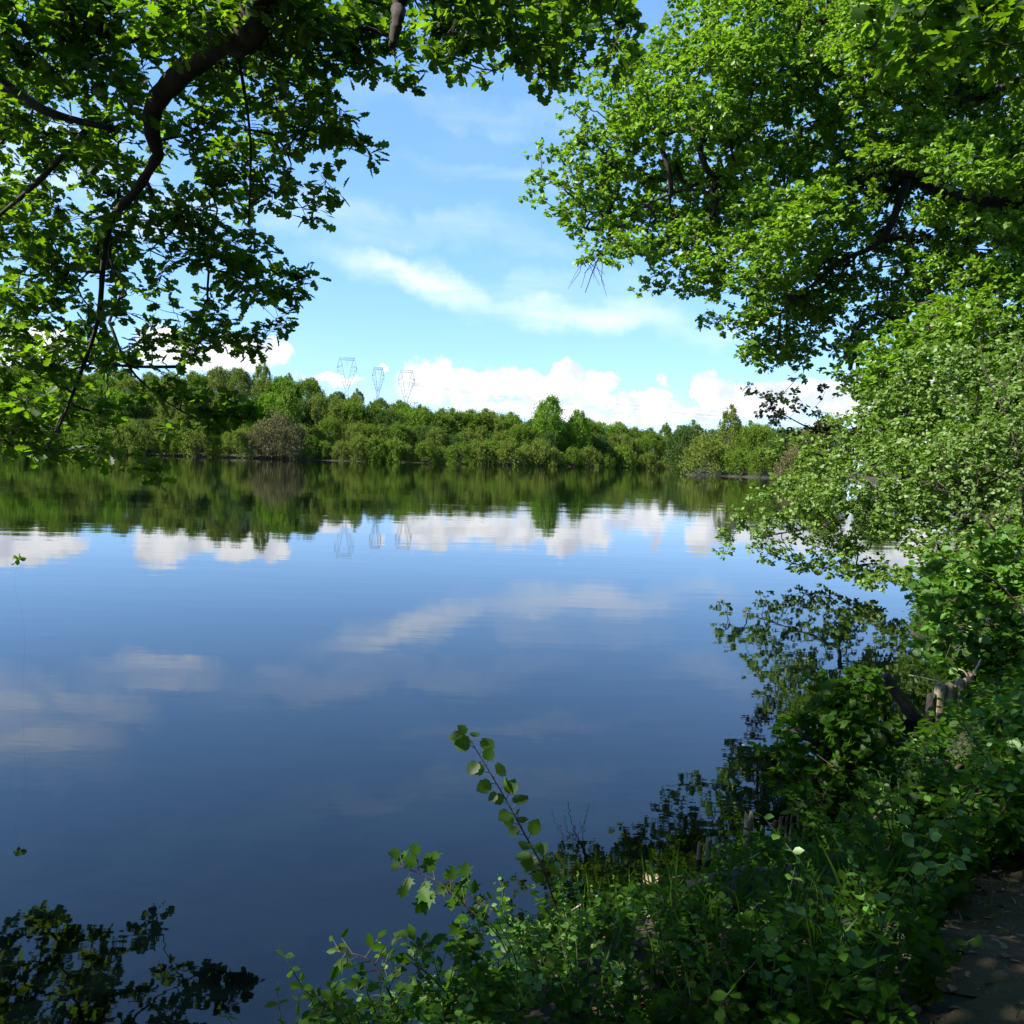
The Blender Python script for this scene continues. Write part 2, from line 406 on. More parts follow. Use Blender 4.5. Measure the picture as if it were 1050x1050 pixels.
# ------------------------------------------------------------------ the setting: ground and water
LAKE = np.array([(-1.5,-1.0),(-1.3,1.2),(-.9,2.7),(-.35,3.6),(.3,4.25),(1.0,4.75),(1.8,5.1),(2.4,5.7),(2.75,6.6),(3.4,7.4),(4.5,8.7),(5.3,10.5),
    (5.9,13),(7.4,16),(9.8,20.5),(14,28),(24,44),(42,70),(64,100),(74,130),(66,156),(56,166),(42,170),(33.5,174),(36,186),(60,205),(78,240),(84,300),(60,322),
    (44,318),(20,292),(-18,274),(-50,268),(-93,260),(-150,250),(-205,240),(-240,140),(-160,20),(-60,-14),(-20,-8),(-6,-3)], float)
def sdist(x, y):
    p = np.stack([np.ravel(x), np.ravel(y)], 1); best = np.full(len(p), 1e9); inside = np.zeros(len(p), bool)
    for i in range(len(LAKE)):
        a = LAKE[i]; b = LAKE[(i + 1) % len(LAKE)]; ab = b - a
        t = np.clip(((p - a) @ ab) / (ab @ ab), 0, 1); d = np.linalg.norm(p - a - t[:, None] * ab, axis=1); best = np.minimum(best, d)
        c = ((a[1] > p[:, 1]) != (b[1] > p[:, 1])) & (p[:, 0] < (b[0] - a[0]) * (p[:, 1] - a[1]) / (b[1] - a[1] + 1e-12) + a[0]); inside ^= c
    return np.where(inside, -best, best).reshape(np.shape(x))
def fast_s():
    gx_ = np.arange(-6, 20, .1); gy_ = np.arange(-16, 26, .1); A, B = np.meshgrid(gx_, gy_); S_ = sdist(A, B)
    def f(x, y):
        u = (x + 6) / .1; v = (y + 16) / .1; i = int(v); j = int(u)
        if not (0 <= i < len(gy_) - 1 and 0 <= j < len(gx_) - 1): return float(sdist(np.array([x]), np.array([y]))[0])
        a = u - j; b = v - i; return float((S_[i, j] * (1 - a) + S_[i, j + 1] * a) * (1 - b) + (S_[i + 1, j] * (1 - a) + S_[i + 1, j + 1] * a) * b)
    return f
quick = fast_s()
def sm(t): t = np.clip(t, 0, 1); return t * t * (3 - 2 * t)
def gz(x, y):
    x = np.asarray(x, float); y = np.asarray(y, float); s = sdist(x, y)
    bump = .05 * np.sin(3.1 * x + 1.3 * y) + .04 * np.sin(1.7 * y - 2.3 * x + 1) + .02 * np.sin(7 * x + 5.3 * y)
    far = sm((y - 120) / 80)
    bank = .62 * sm(s / .9) + .25 * sm((s - .6) / 3) + bump * sm(s / .5)
    hillA = np.interp(x, [-260, -150, -110, -75, -48, -20, 10, 60], [16, 17.5, 18.5, 19.5, 12, 5, 3, 1.5])
    hill = hillA * sm((s - 6) / 75) * far
    return np.where(s > 0, bank + hill, np.maximum(-1.6, s * .7 - .05))
def axis(fine0, fine1, step, lo, hi):
    a = list(np.arange(fine0, fine1, step)); s = step; v = a[-1]
    while v < hi: s = min(s * 1.13, max(7, .06 * abs(v))) if v < 500 else s * 1.3; v += s; a.append(v)
    s = step; v = a[0]; b = []
    while v > lo: s = min(s * 1.13, max(7, .06 * abs(v))) if v > -500 else s * 1.3; v -= s; b.append(v)
    return np.array(b[::-1] + a)
gx = axis(-2.5, 9, .09, -3500, 3500); gy = axis(0, 15, .09, -600, 6000)
X, Y = np.meshgrid(gx, gy); Z = gz(X, Y)
ni, nj = X.shape; I = np.arange(ni * nj).reshape(ni, nj)
q = np.stack([I[:-1, :-1], I[:-1, 1:], I[1:, 1:], I[1:, :-1]], -1).reshape(-1, 4)
g = mesh_obj('ground', np_mesh('ground', np.stack([X, Y, Z], -1).reshape(-1, 3), q.ravel(), np.full(len(q), 4), m_ground, True)); tag(g, kind='structure')
# lake water: one sheet at z = 0
wv = np.array([(-400, -60, 0), (300, -60, 0), (300, 500, 0), (-400, 500, 0)], float)
wo = mesh_obj('water', np_mesh('water', wv, [0, 1, 2, 3], [4], m_water)); tag(wo, kind='structure')
# path along the bank
pc = spline([(1.4, -3, 0), (1.5, 0, 0), (1.55, 1.5, 0), (1.72, 2.6, 0), (2.2, 3.35, 0), (3.0, 3.95, 0), (4.4, 4.7, 0), (7, 6.2, 0), (10, 9, 0)], 26)
tt = norm(np.gradient(pc, axis=0)); nn = np.stack([tt[:, 1], -tt[:, 0], 0 * tt[:, 0]], 1)
wl = .34 + .07 * np.sin(np.arange(len(pc)) * .9) + rng.normal(0, .03, len(pc)); wr = .75 + rng.normal(0, .04, len(pc))
cols = []
for f in np.linspace(-1, 1, 13): cols.append(pc + nn * (f * np.where(f < 0, wl, wr))[:, None])
PV = np.stack(cols, 1); PV[..., 2] = gz(PV[..., 0], PV[..., 1]) + .008
ni, nj = PV.shape[:2]; I = np.arange(ni * nj).reshape(ni, nj)
q = np.stack([I[:-1, :-1], I[:-1, 1:], I[1:, 1:], I[1:, :-1]], -1).reshape(-1, 4)
po = mesh_obj('path', np_mesh('path', PV.reshape(-1, 3), q.ravel(), np.full(len(q), 4), m_path, True)); tag(po, kind='structure')
def gp(x, y): return np.array([x, y, float(gz(x, y))])
def on_path(x, y): return np.min((pc[None, :, 0] - np.ravel(x)[:, None]) ** 2 + (pc[None, :, 1] - np.ravel(y)[:, None]) ** 2, 1) ** .5

def plant(name, origin, label, cat, parts, group=None):
    """parts: (name, mesh in world coordinates). Makes an Empty at the base and parts relative to it."""
    e = empty(name, origin, label, cat, group)
    tr = None
    for n, me in parts:
        me.transform(Matrix.Translation([-float(c) for c in origin]))
        o = mesh_obj(n, me, tr if n == 'limb' and tr is not None else e)
        if n == 'trunk': tr = o
    return e

# ------------------------------------------------------------------ big overhanging oak above the camera (left and top of the picture)
left_rows = [
 '6899789999998889998',
 '6987668997985567787',
 '7998636888743254252',
 '8886414778720000000',
 '8888635677620000000',
 '8888634776410000000',
 '7888755652000000000',
 '6888665752000000000',
 '4788535742000000000',
 '1588645730000000000',
 '3788546500000000000',
 '7888320000000000000',
 '8886100000000000000',
 '7775100000000000000']
def dl(px, py):
    return float(np.interp(py, [0, 150, 300, 480], [6.7, 7.3, 7.8, 8.0])) + .2 * math.sin(px * .021 + py * .013)
Cl = grid_clumps(left_rows, -26, -20, 35, .47, dl, .5)
lx_, ly_ = pix(Cl); hole = np.sin(lx_ * .052 + 1.1) * np.sin(ly_ * .061 + .4 + lx_ * .013)
Cl = Cl[(hole > -.3) | (rng.random(len(Cl)) < .25) | (ly_ < 60)]
ex = [P(px, py, 8.2) for px, py in ((205,412),(222,424),(240,420),(258,425),(215,430),(246,408),(190,405),(165,484),(150,478),(180,440),(300,292),(312,285),(292,300),(270,345),(255,352),(236,340),(565,78),(572,66),(505,72),(475,62),(650,55),(640,66))]
ex2 = [P(px, py, d) for px, py, d in ((-15,380,8.2),(-20,300,8),(-30,200,7.6),(-25,100,7.3),(-20,440,8.3),(0,300,8),(5,200,7.6),(3,380,8.2),(0,120,7.4),(0,440,8.2),(8,420,8.3),(10,350,8.2))]
Cl = np.vstack([Cl, ex, ex2])
# crown overhead, to the left and behind, out of the picture: it shades the near bank
cr = []
while len(cr) < 1000:
    x, y, z = rng.uniform(-8.5, 5), rng.uniform(-6, 8.5), rng.uniform(3.4, 10)
    if ((x + 1.5) / 7.5) ** 2 + ((y - 1.0) / 7.5) ** 2 + ((z - 6.4) / 4) ** 2 > 1: continue
    if y > .3:
        v = np.array([x, y, z]) - EYE; dpt = v @ FW; ix = 525 + F * (v @ RT) / dpt; iy = 525 - F * (v @ UP) / dpt
        if -60 < ix < 1110 and iy > -150: continue
    if math.sin(x * 1.3 + 1) * math.sin(y * 1.1 + z) + .35 * math.sin(3 * x + 2 * y) > .62: continue
    cr.append((x, y, z))
for _ in range(80):  # extra unseen leaf clumps, added to block sun from the path
    cr.append((rng.normal(-2.9, 1.1), min(rng.normal(1.2, .9), 3.2), rng.normal(5.6, .7)))
q_n = 0
while q_n < 175:  # further unseen clumps, added to shade the foreground plants
    x, y, z = rng.uniform(-5.4, -.9), rng.uniform(.5, 3.7), rng.uniform(5.2, 7.2)
    if math.sin(x * 2.6 + .5) * math.sin(y * 2.9 + 1.2) > .45 or (-x < .62 * y and (z - 2.4) < .72 * y): continue
    cr.append((x, y, z)); q_n += 1
cr = np.array(cr)
cr = cr[~((cr[:, 1] > 5.4) & (cr[:, 0] > -3.6))]  # unseen clumps cut away so sun reaches the hazel bush
# blurred dark leaves hanging in the top right corner
ctr = grid_clumps(['0001246778', '0000123456', '0000011223'], 760, -15, 32, .35, lambda a, b: 5.0, .5)
trunk_base = gp(2.9, -2.6)
limb1 = spline([trunk_base + [0, 0, -.1], trunk_base + [.05, 0, 1.5], (2.7, -2.5, 4.2), (2.2, -1.8, 6.6), (1.8, -1.2, 9.2)], 8)
limb2 = spline([(2.7, -2.5, 4.0), (1.6, -.6, 5.6), (.4, 1.6, 6.3), (-.9, 4.2, 6.3), P(262, 14, 6.4), P(228, 40, 6.6), P(190, 72, 6.9), P(160, 105, 7.1), P(156, 135, 7.2), P(163, 160, 7.3)], 7)
limb3 = spline([P(163, 158, 7.3), P(140, 195, 7.5), P(115, 225, 7.6), P(106, 270, 7.8), P(100, 330, 8.0), P(78, 395, 8.2), P(60, 440, 8.3)], 6)
limb4 = spline([(-.9, 4.2, 6.3), (-2.6, 5.2, 6.2), P(-60, 60, 7.2), P(5, 88, 7.3), P(50, 115, 7.3), P(118, 133, 7.3)], 6)
limb5 = spline([(.4, 1.6, 6.3), (.2, 3.6, 6.3), P(420, -30, 6.6), P(408, 20, 6.7), P(402, 48, 6.7)], 6)
limb6 = spline([P(88, 134, 7.3), P(40, 185, 7.4), P(0, 220, 7.6), P(-60, 270, 7.8)], 6)
limb7 = spline([P(198, 8, 6.8), P(150, 35, 6.9), P(120, 48, 7.0), P(80, 60, 7.2)], 5)
limb8 = spline([(2.2, -1.8, 6.4), (-.5, -1.5, 7.4), (-3.5, 0, 7.6), (-6, 2, 7.2)], 6)
limb9 = spline([(-2.6, 5.2, 6.2), (-4.2, 5.0, 6), (-6, 5.6, 5.6)], 5)
limb10 = spline([(2.5, -2.2, 5.4), (3.2, .6, 6.4), (2.6, 3.6, 6.2)], 5)
limb11 = spline([P(150, 185, 7.4), P(165, 215, 7.6), P(200, 245, 7.7), P(214, 280, 7.8)], 4)
limb12 = spline([P(240, 40, 6.7), P(250, 90, 7.0), P(257, 150, 7.2), P(255, 230, 7.5)], 4)
limb13 = spline([P(95, 372, 8.1), P(140, 376, 8.15), P(185, 376, 8.2)], 3)
limb14 = spline([P(112, 330, 8.1), P(132, 376, 8.15), P(165, 408, 8.2), P(205, 432, 8.25)], 4)
def tap(p, a, b, e=1.): return np.interp(np.linspace(0, 1, len(p)), [0, 1], [a, b]) if e == 1 else a + (b - a) * np.linspace(0, 1, len(p)) ** e
limbs = [(limb1, tap(limb1, .34, .16)), (limb2, tap(limb2, .20, .048, .8)), (limb3, tap(limb3, .042, .010)), (limb4, tap(limb4, .085, .022)),
         (limb5, tap(limb5, .10, .03)), (limb6, tap(limb6, .026, .012)), (limb7, tap(limb7, .012, .02)), (limb8, tap(limb8, .13, .04)),
         (limb9, tap(limb9, .07, .03)), (limb10, tap(limb10, .12, .04)), (limb11, tap(limb11, .016, .008)), (limb12, tap(limb12, .016, .007)),
         (limb13, tap(limb13, .010, .016)), (limb14, tap(limb14, .014, .006))]
Cl = clear_front(Cl, [limb2[len(limb2)//2:], limb3, limb4[12:], limb5[8:], limb6, limb12], 24, .9)
crown_all = np.vstack([Cl, cr, ctr])
tb = grow(limbs, crown_all, tip_r=.0035, k=5, droop=.04, jit=.03, rmax=.04)
pos, ax, nr, sz, rp = rosettes(crown_all, .155, 6, 7, .108, flat=.8)
for c, rs in zip(Cl, rp[:len(Cl)]):
    for q_ in rs: tb.add([c, (c + q_) / 2 + rng.normal(0, .012, 3), q_], [.0035, .003, .002], 3, cap=False)
plant('oak_tree', trunk_base, 'overhanging oak whose dark gnarled limb and backlit lobed leaves fill the upper left', 'tree',
      limb_parts(limbs, m_bark, 'oak') + [('branches', tb.mesh('oak_wood', m_bark)), ('crown', leaves('oak_leaves', T_OAK, pos, ax, nr, sz, m_oak_shade))])

# unseen trees behind and right of the viewer, added to cut the skylight
def back_tree(x, y, hgt, wid, n_, label):
    b = gp(x, y); C = []
    while len(C) < n_:
        q_ = rng.uniform(-1, 1, 3)
        if q_ @ q_ > 1 or q_ @ q_ < .25: continue
        c = b + np.array([q_[0] * wid, q_[1] * wid, hgt * .52 + q_[2] * hgt * .5])
        if c[2] < b[2] + .3 or (c[1] > .2 and abs(c[0]) < c[1] * .68): continue
        C.append(c)
    C = np.array(C); p = spline([b + [0, 0, -.1], b + [.1, 0, hgt * .5], b + [0, .2, hgt * .9]], 8); lm = [(p, tap(p, .2, .05))]
    tb = grow(lm, C, tip_r=.012, k=4, droop=.04, rmax=.08); pos, ax, nr, sz, rp = rosettes(C, .75, 9, 7, .20, flat=.7, inner=.1)
    plant('added_shade_tree', b, label, 'tree', limb_parts(lm, m_bark, 'back') + [('branches', tb.mesh('back_wood', m_bark)), ('crown', leaves('back_leaves', T_OVATE, pos, ax, nr, sz, m_oak_shade, 1.4))])
for x_, y_, h_, w_, l_ in [(-7, -6, 9, 3.6, 'unseen leafy tree added left behind the viewer to cut skylight'), (-1, -7.5, 11, 4, 'unseen leafy tree added straight behind the viewer to cut skylight'), (5.5, -6, 10, 3.8, 'unseen leafy tree added right behind the viewer to cut skylight'),
        (8.2, -.5, 10, 3.6, 'unseen leafy tree added close to the right of the viewer to cut skylight'), (9.8, 4.8, 10, 3.4, 'unseen leafy tree added beyond the path on the right to cut skylight'), (13.5, 10.5, 11, 4, 'unseen leafy tree added on the right between path and big oak to cut skylight')]:
    back_tree(x_, y_, h_, w_, 210, l_)

# ------------------------------------------------------------------ big sunlit oak on the right bank
right_rows = [
 '0000499999999999',
 '0001389999999999',
 '0167699999999999',
 '0388899999999999',
 '1588999999999999',
 '2788899999899999',
 '2789999997579999',
 '0378999986478999',
 '0002779996589999',
 '0000018984799999',
 '0000017925899999',
 '0000000105899999',
 '0000000003799999',
 '0000000001579999',
 '0000000000257999']
def dr(px, py):
    b = np.interp(px, [540, 700, 850, 1050], [22.6, 22.2, 21.5, 19.5])
    return float(b + 1.3 * math.sin(px * .031 + 1.7 * math.sin(py * .019)) + 1.2 * math.sin(py * .036 + px * .011))
Cr = grid_clumps(right_rows, 550, -14, 35, 1.45, dr, 1.6)
Cr2 = grid_clumps([ '0011222222222222'] * 9, 525, -30, 38, .5, lambda a, b: 26.5, 1.5)
keep = [i for i, p in enumerate(Cr2) if p[0] > 5.5]; Cr2 = Cr2[keep]
Cr3 = []
while len(Cr3) < 260:
    x, y, z = rng.uniform(4, 22), rng.uniform(16, 32), rng.uniform(12, 20)
    if ((x - 12) / 9) ** 2 + ((y - 23) / 8) ** 2 + ((z - 12) / 8) ** 2 < 1: Cr3.append((x, y, z))
Call = np.vstack([Cr, Cr2, Cr3])
tbase = gp(16.2, 22.5)
rl1 = spline([tbase + [0, 0, -.2], tbase + [-.1, 0, 3], tbase + [-.3, 0, 6.5], (15.2, 22.6, 11), (14.6, 23, 16)], 6)
rl2 = spline([tbase + [-.2, 0, 5.2], P(1050, 212, 22.2), P(985, 205, 22), P(930, 175, 21.8), P(860, 195, 21.6), P(800, 215, 21.4), P(745, 205, 21.6)], 7)
rl3 = spline([P(930, 185, 21.8), P(905, 245, 21.6), P(860, 270, 21.5), P(800, 320, 21.5)], 5)
rl4 = spline([P(1000, 205, 22), P(1000, 145, 22), P(940, 110, 21.8), P(840, 70, 22)], 5)
rl5 = spline([tbase + [-.2, 0, 4], (13.4, 22, 7.4), (11.5, 21.5, 6.9), (10.2, 21, 5.4)], 5)
rl6 = spline([P(745, 205, 21.6), P(700, 195, 21.9), P(640, 225, 22.3), P(615, 262, 22.5), P(600, 300, 22.6)], 5)
limbs = [(rl1, tap(rl1, .5, .22)), (rl2, tap(rl2, .36, .05, .7)), (rl3, tap(rl3, .11, .014)), (rl4, tap(rl4, .17, .06)), (rl5, tap(rl5, .2, .06)), (rl6, tap(rl6, .05, .008))]
Cr = clear_front(Cr, [rl2[6:24], rl3], 16, 1.0); Call = np.vstack([Cr, Cr2, Cr3])
tb = grow(limbs, Call, tip_r=.010, k=4, droop=.04, jit=.03, rmax=.10)
for k_ in range(9):       # bare twigs under the tip
    a = P(610 + rng.uniform(-14, 14), 262, 22.4); b = P(600 + rng.uniform(-22, 24), 300 + rng.uniform(-22, 6), 22.4)
    tb.add([a, (a + b) / 2 + rng.normal(0, .08, 3), b], [.012, .009, .005], 3, cap=False)
pos, ax, nr, sz, rp = rosettes(Call, .46, 10, 13, .112, flat=.62, inner=.15)
plant('oak_tree', tbase, 'huge sunlit oak spreading over the water from the right bank', 'tree',
      limb_parts(limbs, m_bark, 'right_oak') + [('branches', tb.mesh('right_oak_wood', m_bark)), ('crown', leaves('right_oak_leaves', T_OVATE, pos, ax, nr, sz, m_oak_sun, 1.25))])

# ------------------------------------------------------------------ alder drooping over the water
al_rows = [
 '0000024566',
 '0001679999',
 '0028999999',
 '0269999999',
 '1799999999',
 '4889999999',
 '2689999999',
 '0257899999',
 '0013689999',
 '0000012589']
def da(px, py): return float(np.interp(px, [740, 850, 950, 1060], [19.2, 17.5, 15.2, 13])) + .6 * math.sin(py * .05 + px * .02)
Ca = grid_clumps(al_rows, 742, 350, 35, 1.0, da, .8)
Ca = Ca[Ca[:, 2] > .22]
abase = gp(9.6, 17.2)
al1 = spline([abase + [0, 0, -.1], (9.4, 17.1, 1.6), (9.0, 17, 3.0), (8.9, 16.8, 4.4)], 6)
al2 = spline([abase + [0, 0, .4], (8.2, 17.3, 1.5), (6.9, 17.9, 1.7), P(860, 535, 18.2), P(770, 552, 19)], 6)
al3 = spline([(9.2, 17, 2.2), (7.6, 17.8, 2.9), P(850, 480, 18.2)], 5)
al4 = spline([abase + [0, 0, .3], (8.3, 15.2, 1.3), (7.2, 14.2, 1.6)], 5)
limbs = [(al1, tap(al1, .14, .015)), (al2, tap(al2, .09, .015)), (al3, tap(al3, .06, .02)), (al4, tap(al4, .08, .02))]
tb = grow(limbs, Ca, tip_r=.006, k=4, droop=.03, rmax=.05)
pos, ax, nr, sz, rp = rosettes(Ca, .34, 10, 9, .085, flat=.55, inner=.1, up=.7)
plant('alder_tree', abase, 'small leaved alder on the right bank drooping low over the lake', 'tree',
      limb_parts(limbs, m_bark, 'alder') + [('branches', tb.mesh('alder_wood', m_bark)), ('crown', leaves('alder_leaves', T_OVATE, pos, ax, nr, sz, m_alder, 1.2))])
# dark copper sprig tree behind it
pp = [(770,407),(782,414),(795,418),(800,405),(815,412),(812,425),(828,420),(840,428),(848,436),(830,440),(815,445),(800,432),(788,426),(858,440),(870,446),(850,452),(835,455),(818,458),(885,450),(870,462),(846,418),(838,408),(776,418),(900,455),(856,466)]
Cs = P(np.array([p[0] for p in pp]), np.array([p[1] for p in pp]), 20.6) + rng.normal(0, .12, (len(pp), 3))
sb = gp(11.3, 20.2)
s1 = spline([sb + [0, 0, -.1], (10.8, 20.2, 2.2), (9.0, 20.4, 3.3), P(850, 445, 20.6), P(790, 418, 20.6)], 6)
limbs = [(s1, tap(s1, .07, .008))]
tb = grow(limbs, Cs, tip_r=.005, k=4, droop=.02)
pos, ax, nr, sz, rp = rosettes(Cs, .19, 8, 7, .092, flat=.8, up=.6)
plant('purple_leaved_tree', sb, 'slender dark leaved branch reaching out against the clouds beside the alder', 'tree',
      limb_parts(limbs, m_bark, 'purple') + [('branches', tb.mesh('purple_wood', m_bark)), ('crown', leaves('purple_leaves', T_OVATE, pos, ax, nr, sz, m_dark, 1.3))])
# pale birch sapling in front of the oak
Cb = grid_clumps(['001122', '002344', '003466', '004577', '014677', '025788', '026788', '025677'], 900, 325, 28, .42, lambda a, b: 11.6, .6)
bb = gp(6.9, 11.4)
b1 = spline([bb + [0, 0, -.1], (6.7, 11.5, 1.6), P(1040, 450, 11.6), P(1012, 385, 11.6), P(1004, 345, 11.6)], 6)
b2 = spline([(6.8, 11.5, 1.0), P(1000, 520, 11.6), P(960, 500, 11.6)], 5)
limbs = [(b1, tap(b1, .026, .006)), (b2, tap(b2, .025, .006))]
tb = grow(limbs, Cb, tip_r=.004, k=4, droop=.04)
pos, ax, nr, sz, rp = rosettes(Cb, .22, 7, 7, .058, flat=.9, inner=.1, up=.5)
m_birch = leaf_mat('pale birch leaf', (.080, .145, .020), (.14, .22, .04), (.20, .38, .03), .03, .34, .6)
plant('birch_sapling', bb, 'pale green birch sapling standing in front of the dark oak at the right edge', 'sapling',
      limb_parts(limbs, m_twig, 'birch') + [('branches', tb.mesh('birch_wood', m_twig)), ('crown', leaves('birch_leaves', T_OVATE, pos, ax, nr, sz, m_birch, 1.3))])

# ------------------------------------------------------------------ bushes of the near right bank
def bush(name, rows, x0, y0, cell, per, d, dr_, base, label, cat, T, leaf, rad, material, nros=6, nleaf=6, group=None, width=1., up=.8, wood=m_twig, zmin=.05):
    C = grid_clumps(rows, x0, y0, cell, per, d if callable(d) else (lambda a, b: d), dr_)
    g_ = gz(C[:, 0], C[:, 1]); C = C[C[:, 2] > np.maximum(g_, 0) + zmin]
    b = gp(*base); stems = []
    for k_ in range(5):
        t = C[int(rng.integers(len(C)))]; m_ = (b + t) / 2 + np.array([0, 0, .15]); p = spline([b + [rng.normal(0, .06), rng.normal(0, .06), -.05], m_, t], 5)
        stems.append((p, tap(p, .016, .005)))
    tb = grow(stems, C, tip_r=.003, k=4, droop=.03, rmax=.02)
    for p_, r_ in stems: tb.add(p_, r_, 6)
    pos, ax, nr, sz, rp = rosettes(C, rad, nros, nleaf, leaf, flat=.7, inner=.1, up=up)
    for c, rs in zip(C, rp):
        for q_ in rs[:4]: tb.add([c, q_], [.003, .0018], 3, cap=False)
    return plant(name, b, label, cat, [('stems', tb.mesh(name + '_wood', wood)), ('foliage', leaves(name + '_leaves', T, pos, ax, nr, sz, material, width))], group)
bush('hazel_bush', ['01356', '14788', '38999', '68999', '27899', '02578', '00036'], 935, 545, 25, .5, 9.6, .5, (5.9, 9.6),
     'bright green rounded hazel bush above the cluster of cut stakes', 'bush', T_ROUND, .085, .16, m_shrub_sun)
bush('elder_bush', ['0377', '1488', '3688', '4688', '3578', '2467', '2355'], 1014, 705, 25, .6, 4.9, .45, (2.9, 5.0),
     'light green bush at the right edge just below the hazel', 'bush', T_OVATE, .075, .14, m_shrub_sun, width=1.3)
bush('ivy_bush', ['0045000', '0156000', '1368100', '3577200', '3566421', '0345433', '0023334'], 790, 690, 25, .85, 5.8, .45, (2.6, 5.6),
     'dark shaded ivy bush at the waterline left of the leaning stump', 'bush', T_ROUND, .06, .13, m_under_shade, zmin=.0)
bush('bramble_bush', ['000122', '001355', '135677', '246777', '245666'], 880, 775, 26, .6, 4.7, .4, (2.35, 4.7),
     'shaded bramble bush between the ivy and the path', 'bush', T_OVATE, .06, .13, m_under_shade, width=1.3)
bush('reflection_scrub', ['001100', '013420', '135651', '246773', '257884'], 775, 790, 24, .7, 5.55, .3, (1.95, 5.15),
     'low black green scrub added for the dark oak reflection behind the broken post', 'bush', T_STRAP, .07, .13, m_under_shade, width=1.6, zmin=.0)  # added bush standing in for a dark reflection on the water
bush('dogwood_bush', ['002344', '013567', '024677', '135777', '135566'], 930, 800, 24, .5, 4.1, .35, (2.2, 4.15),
     'half sunlit dogwood bush bordering the path at the right edge', 'bush', T_OVATE, .06, .12, m_under_shade, width=1.3)

# ------------------------------------------------------------------ shoots of the foreground
def shoot(name, pts, rad, label, cat, T, leaf, n_leaf, material, side=True, side_len=0., group=None, wood=m_twig, start=.15, width=1.):
    p = spline(pts, 6); b = p[0].copy(); tb = Tubes(5); tb.add(p, tap(p, rad, rad * .3), 5)
    PO, AX, NR, SZ = [], [], [], []
    tg = norm(np.gradient(p, axis=0))
    for i in range(n_leaf):
        t = start + (1 - start) * (i + .5) / n_leaf; k_ = t * (len(p) - 1); j = int(k_); x = p[j] + (p[min(j + 1, len(p) - 1)] - p[j]) * (k_ - j)
        sd2 = norm(np.cross(tg[j], [0, -.6, .8])) * (1 if i % 2 else -1)
        dr2 = norm(sd2 * .9 + tg[j] * .5 + rng.normal(0, .3, 3) + np.array([0, 0, .1]))
        pet = leaf * .4 + side_len * rng.uniform(.5, 1) * (1 - .6 * t); e = x + dr2 * pet
        tb.add([x, e], [.0022, .0015], 3, cap=False)
        m = 1 if not side_len else max(2, int(pet / leaf * 1.6))
        for s in range(m):
            f = (s + 1) / m; q_ = x + dr2 * pet * f
            PO.append(q_); AX.append(dr2 + rng.normal(0, .45, 3) + np.array([0, 0, -.35])); NR.append(np.array([0, -.75, .6]) + rng.normal(0, .3, 3)); SZ.append(leaf * rng.uniform(.7, 1.15))
    PO.append(p[-1]); AX.append(tg[-1] + [0, 0, -.3]); NR.append(np.array([0, -.7, .7])); SZ.append(leaf * .7)
    return plant(name, b, label, cat, [('stem', tb.mesh(name + '_stem', wood)), ('leaves', leaves(name + '_leaves', T, np.array(PO), np.array(AX), np.array(NR), np.array(SZ), material, width))], group)
def g3(px, py, d):           # foot of a shoot: that pixel's ray at depth d, dropped to the ground
    q_ = P(px, py, d); return np.array([q_[0], q_[1], max(float(gz(q_[0], q_[1])), -.05)])
shoot('hazel_shoot', [g3(585, 985, 3.9), P(560, 900, 3.9), P(535, 850, 3.9), P(510, 805, 3.9), P(478, 752, 3.9)], .006,
      'tall dark hazel shoot with round leaves rising alone against the blue water', 'shoot', T_ROUND, .075, 27, m_oak_shade, start=.22)
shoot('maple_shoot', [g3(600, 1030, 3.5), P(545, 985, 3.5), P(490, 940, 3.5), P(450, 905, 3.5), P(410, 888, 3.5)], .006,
      'arching maple shoot with small toothed leaves leaning left over the water', 'shoot', T_MAPLE, .062, 16, m_under_shade, side_len=.12, start=.2)
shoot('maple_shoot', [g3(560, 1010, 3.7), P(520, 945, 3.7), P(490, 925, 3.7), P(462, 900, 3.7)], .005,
      'shorter maple shoot between the hazel shoot and the arching maple shoot', 'shoot', T_MAPLE, .058, 9, m_under_shade, side_len=.05, start=.3)
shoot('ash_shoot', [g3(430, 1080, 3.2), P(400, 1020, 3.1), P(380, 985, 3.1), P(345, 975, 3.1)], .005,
      'lowest feathery ash shoot at the bottom edge left of the undergrowth', 'shoot', T_OVATE, .055, 14, m_under_shade, side_len=.12, start=.15)
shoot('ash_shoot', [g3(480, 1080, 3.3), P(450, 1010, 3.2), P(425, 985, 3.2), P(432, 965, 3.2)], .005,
      'upright ash shoot with narrow leaves below the arching maple shoot', 'shoot', T_OVATE, .062, 14, m_under_shade, side_len=.10, start=.15)
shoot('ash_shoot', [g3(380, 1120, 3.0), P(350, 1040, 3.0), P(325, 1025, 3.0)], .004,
      'small ash shoot peeping in at the bottom edge, leftmost of the bank plants', 'shoot', T_OVATE, .05, 10, m_under_shade, side_len=.07)
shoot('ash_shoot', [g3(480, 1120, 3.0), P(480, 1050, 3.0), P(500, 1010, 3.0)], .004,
      'leafy ash shoot at the bottom edge under the hazel shoot', 'shoot', T_OVATE, .06, 14, m_under_shade, side_len=.1)
shoot('dogwood_shoot', [g3(880, 1000, 4.0), P(888, 930, 4.0), P(890, 880, 4.0), P(884, 850, 4.0)], .005,
      'sunlit dogwood shoot with paired bright leaves standing above the undergrowth', 'shoot', T_OVATE, .06, 14, m_shrub_sun, side_len=.05, width=1.3)
shoot('dogwood_shoot', [g3(850, 990, 4.3), P(845, 930, 4.3), P(838, 895, 4.3)], .004,
      'shorter dogwood shoot just left of the tall sunlit one', 'shoot', T_OVATE, .06, 12, m_shrub_sun, side_len=.05, width=1.3)
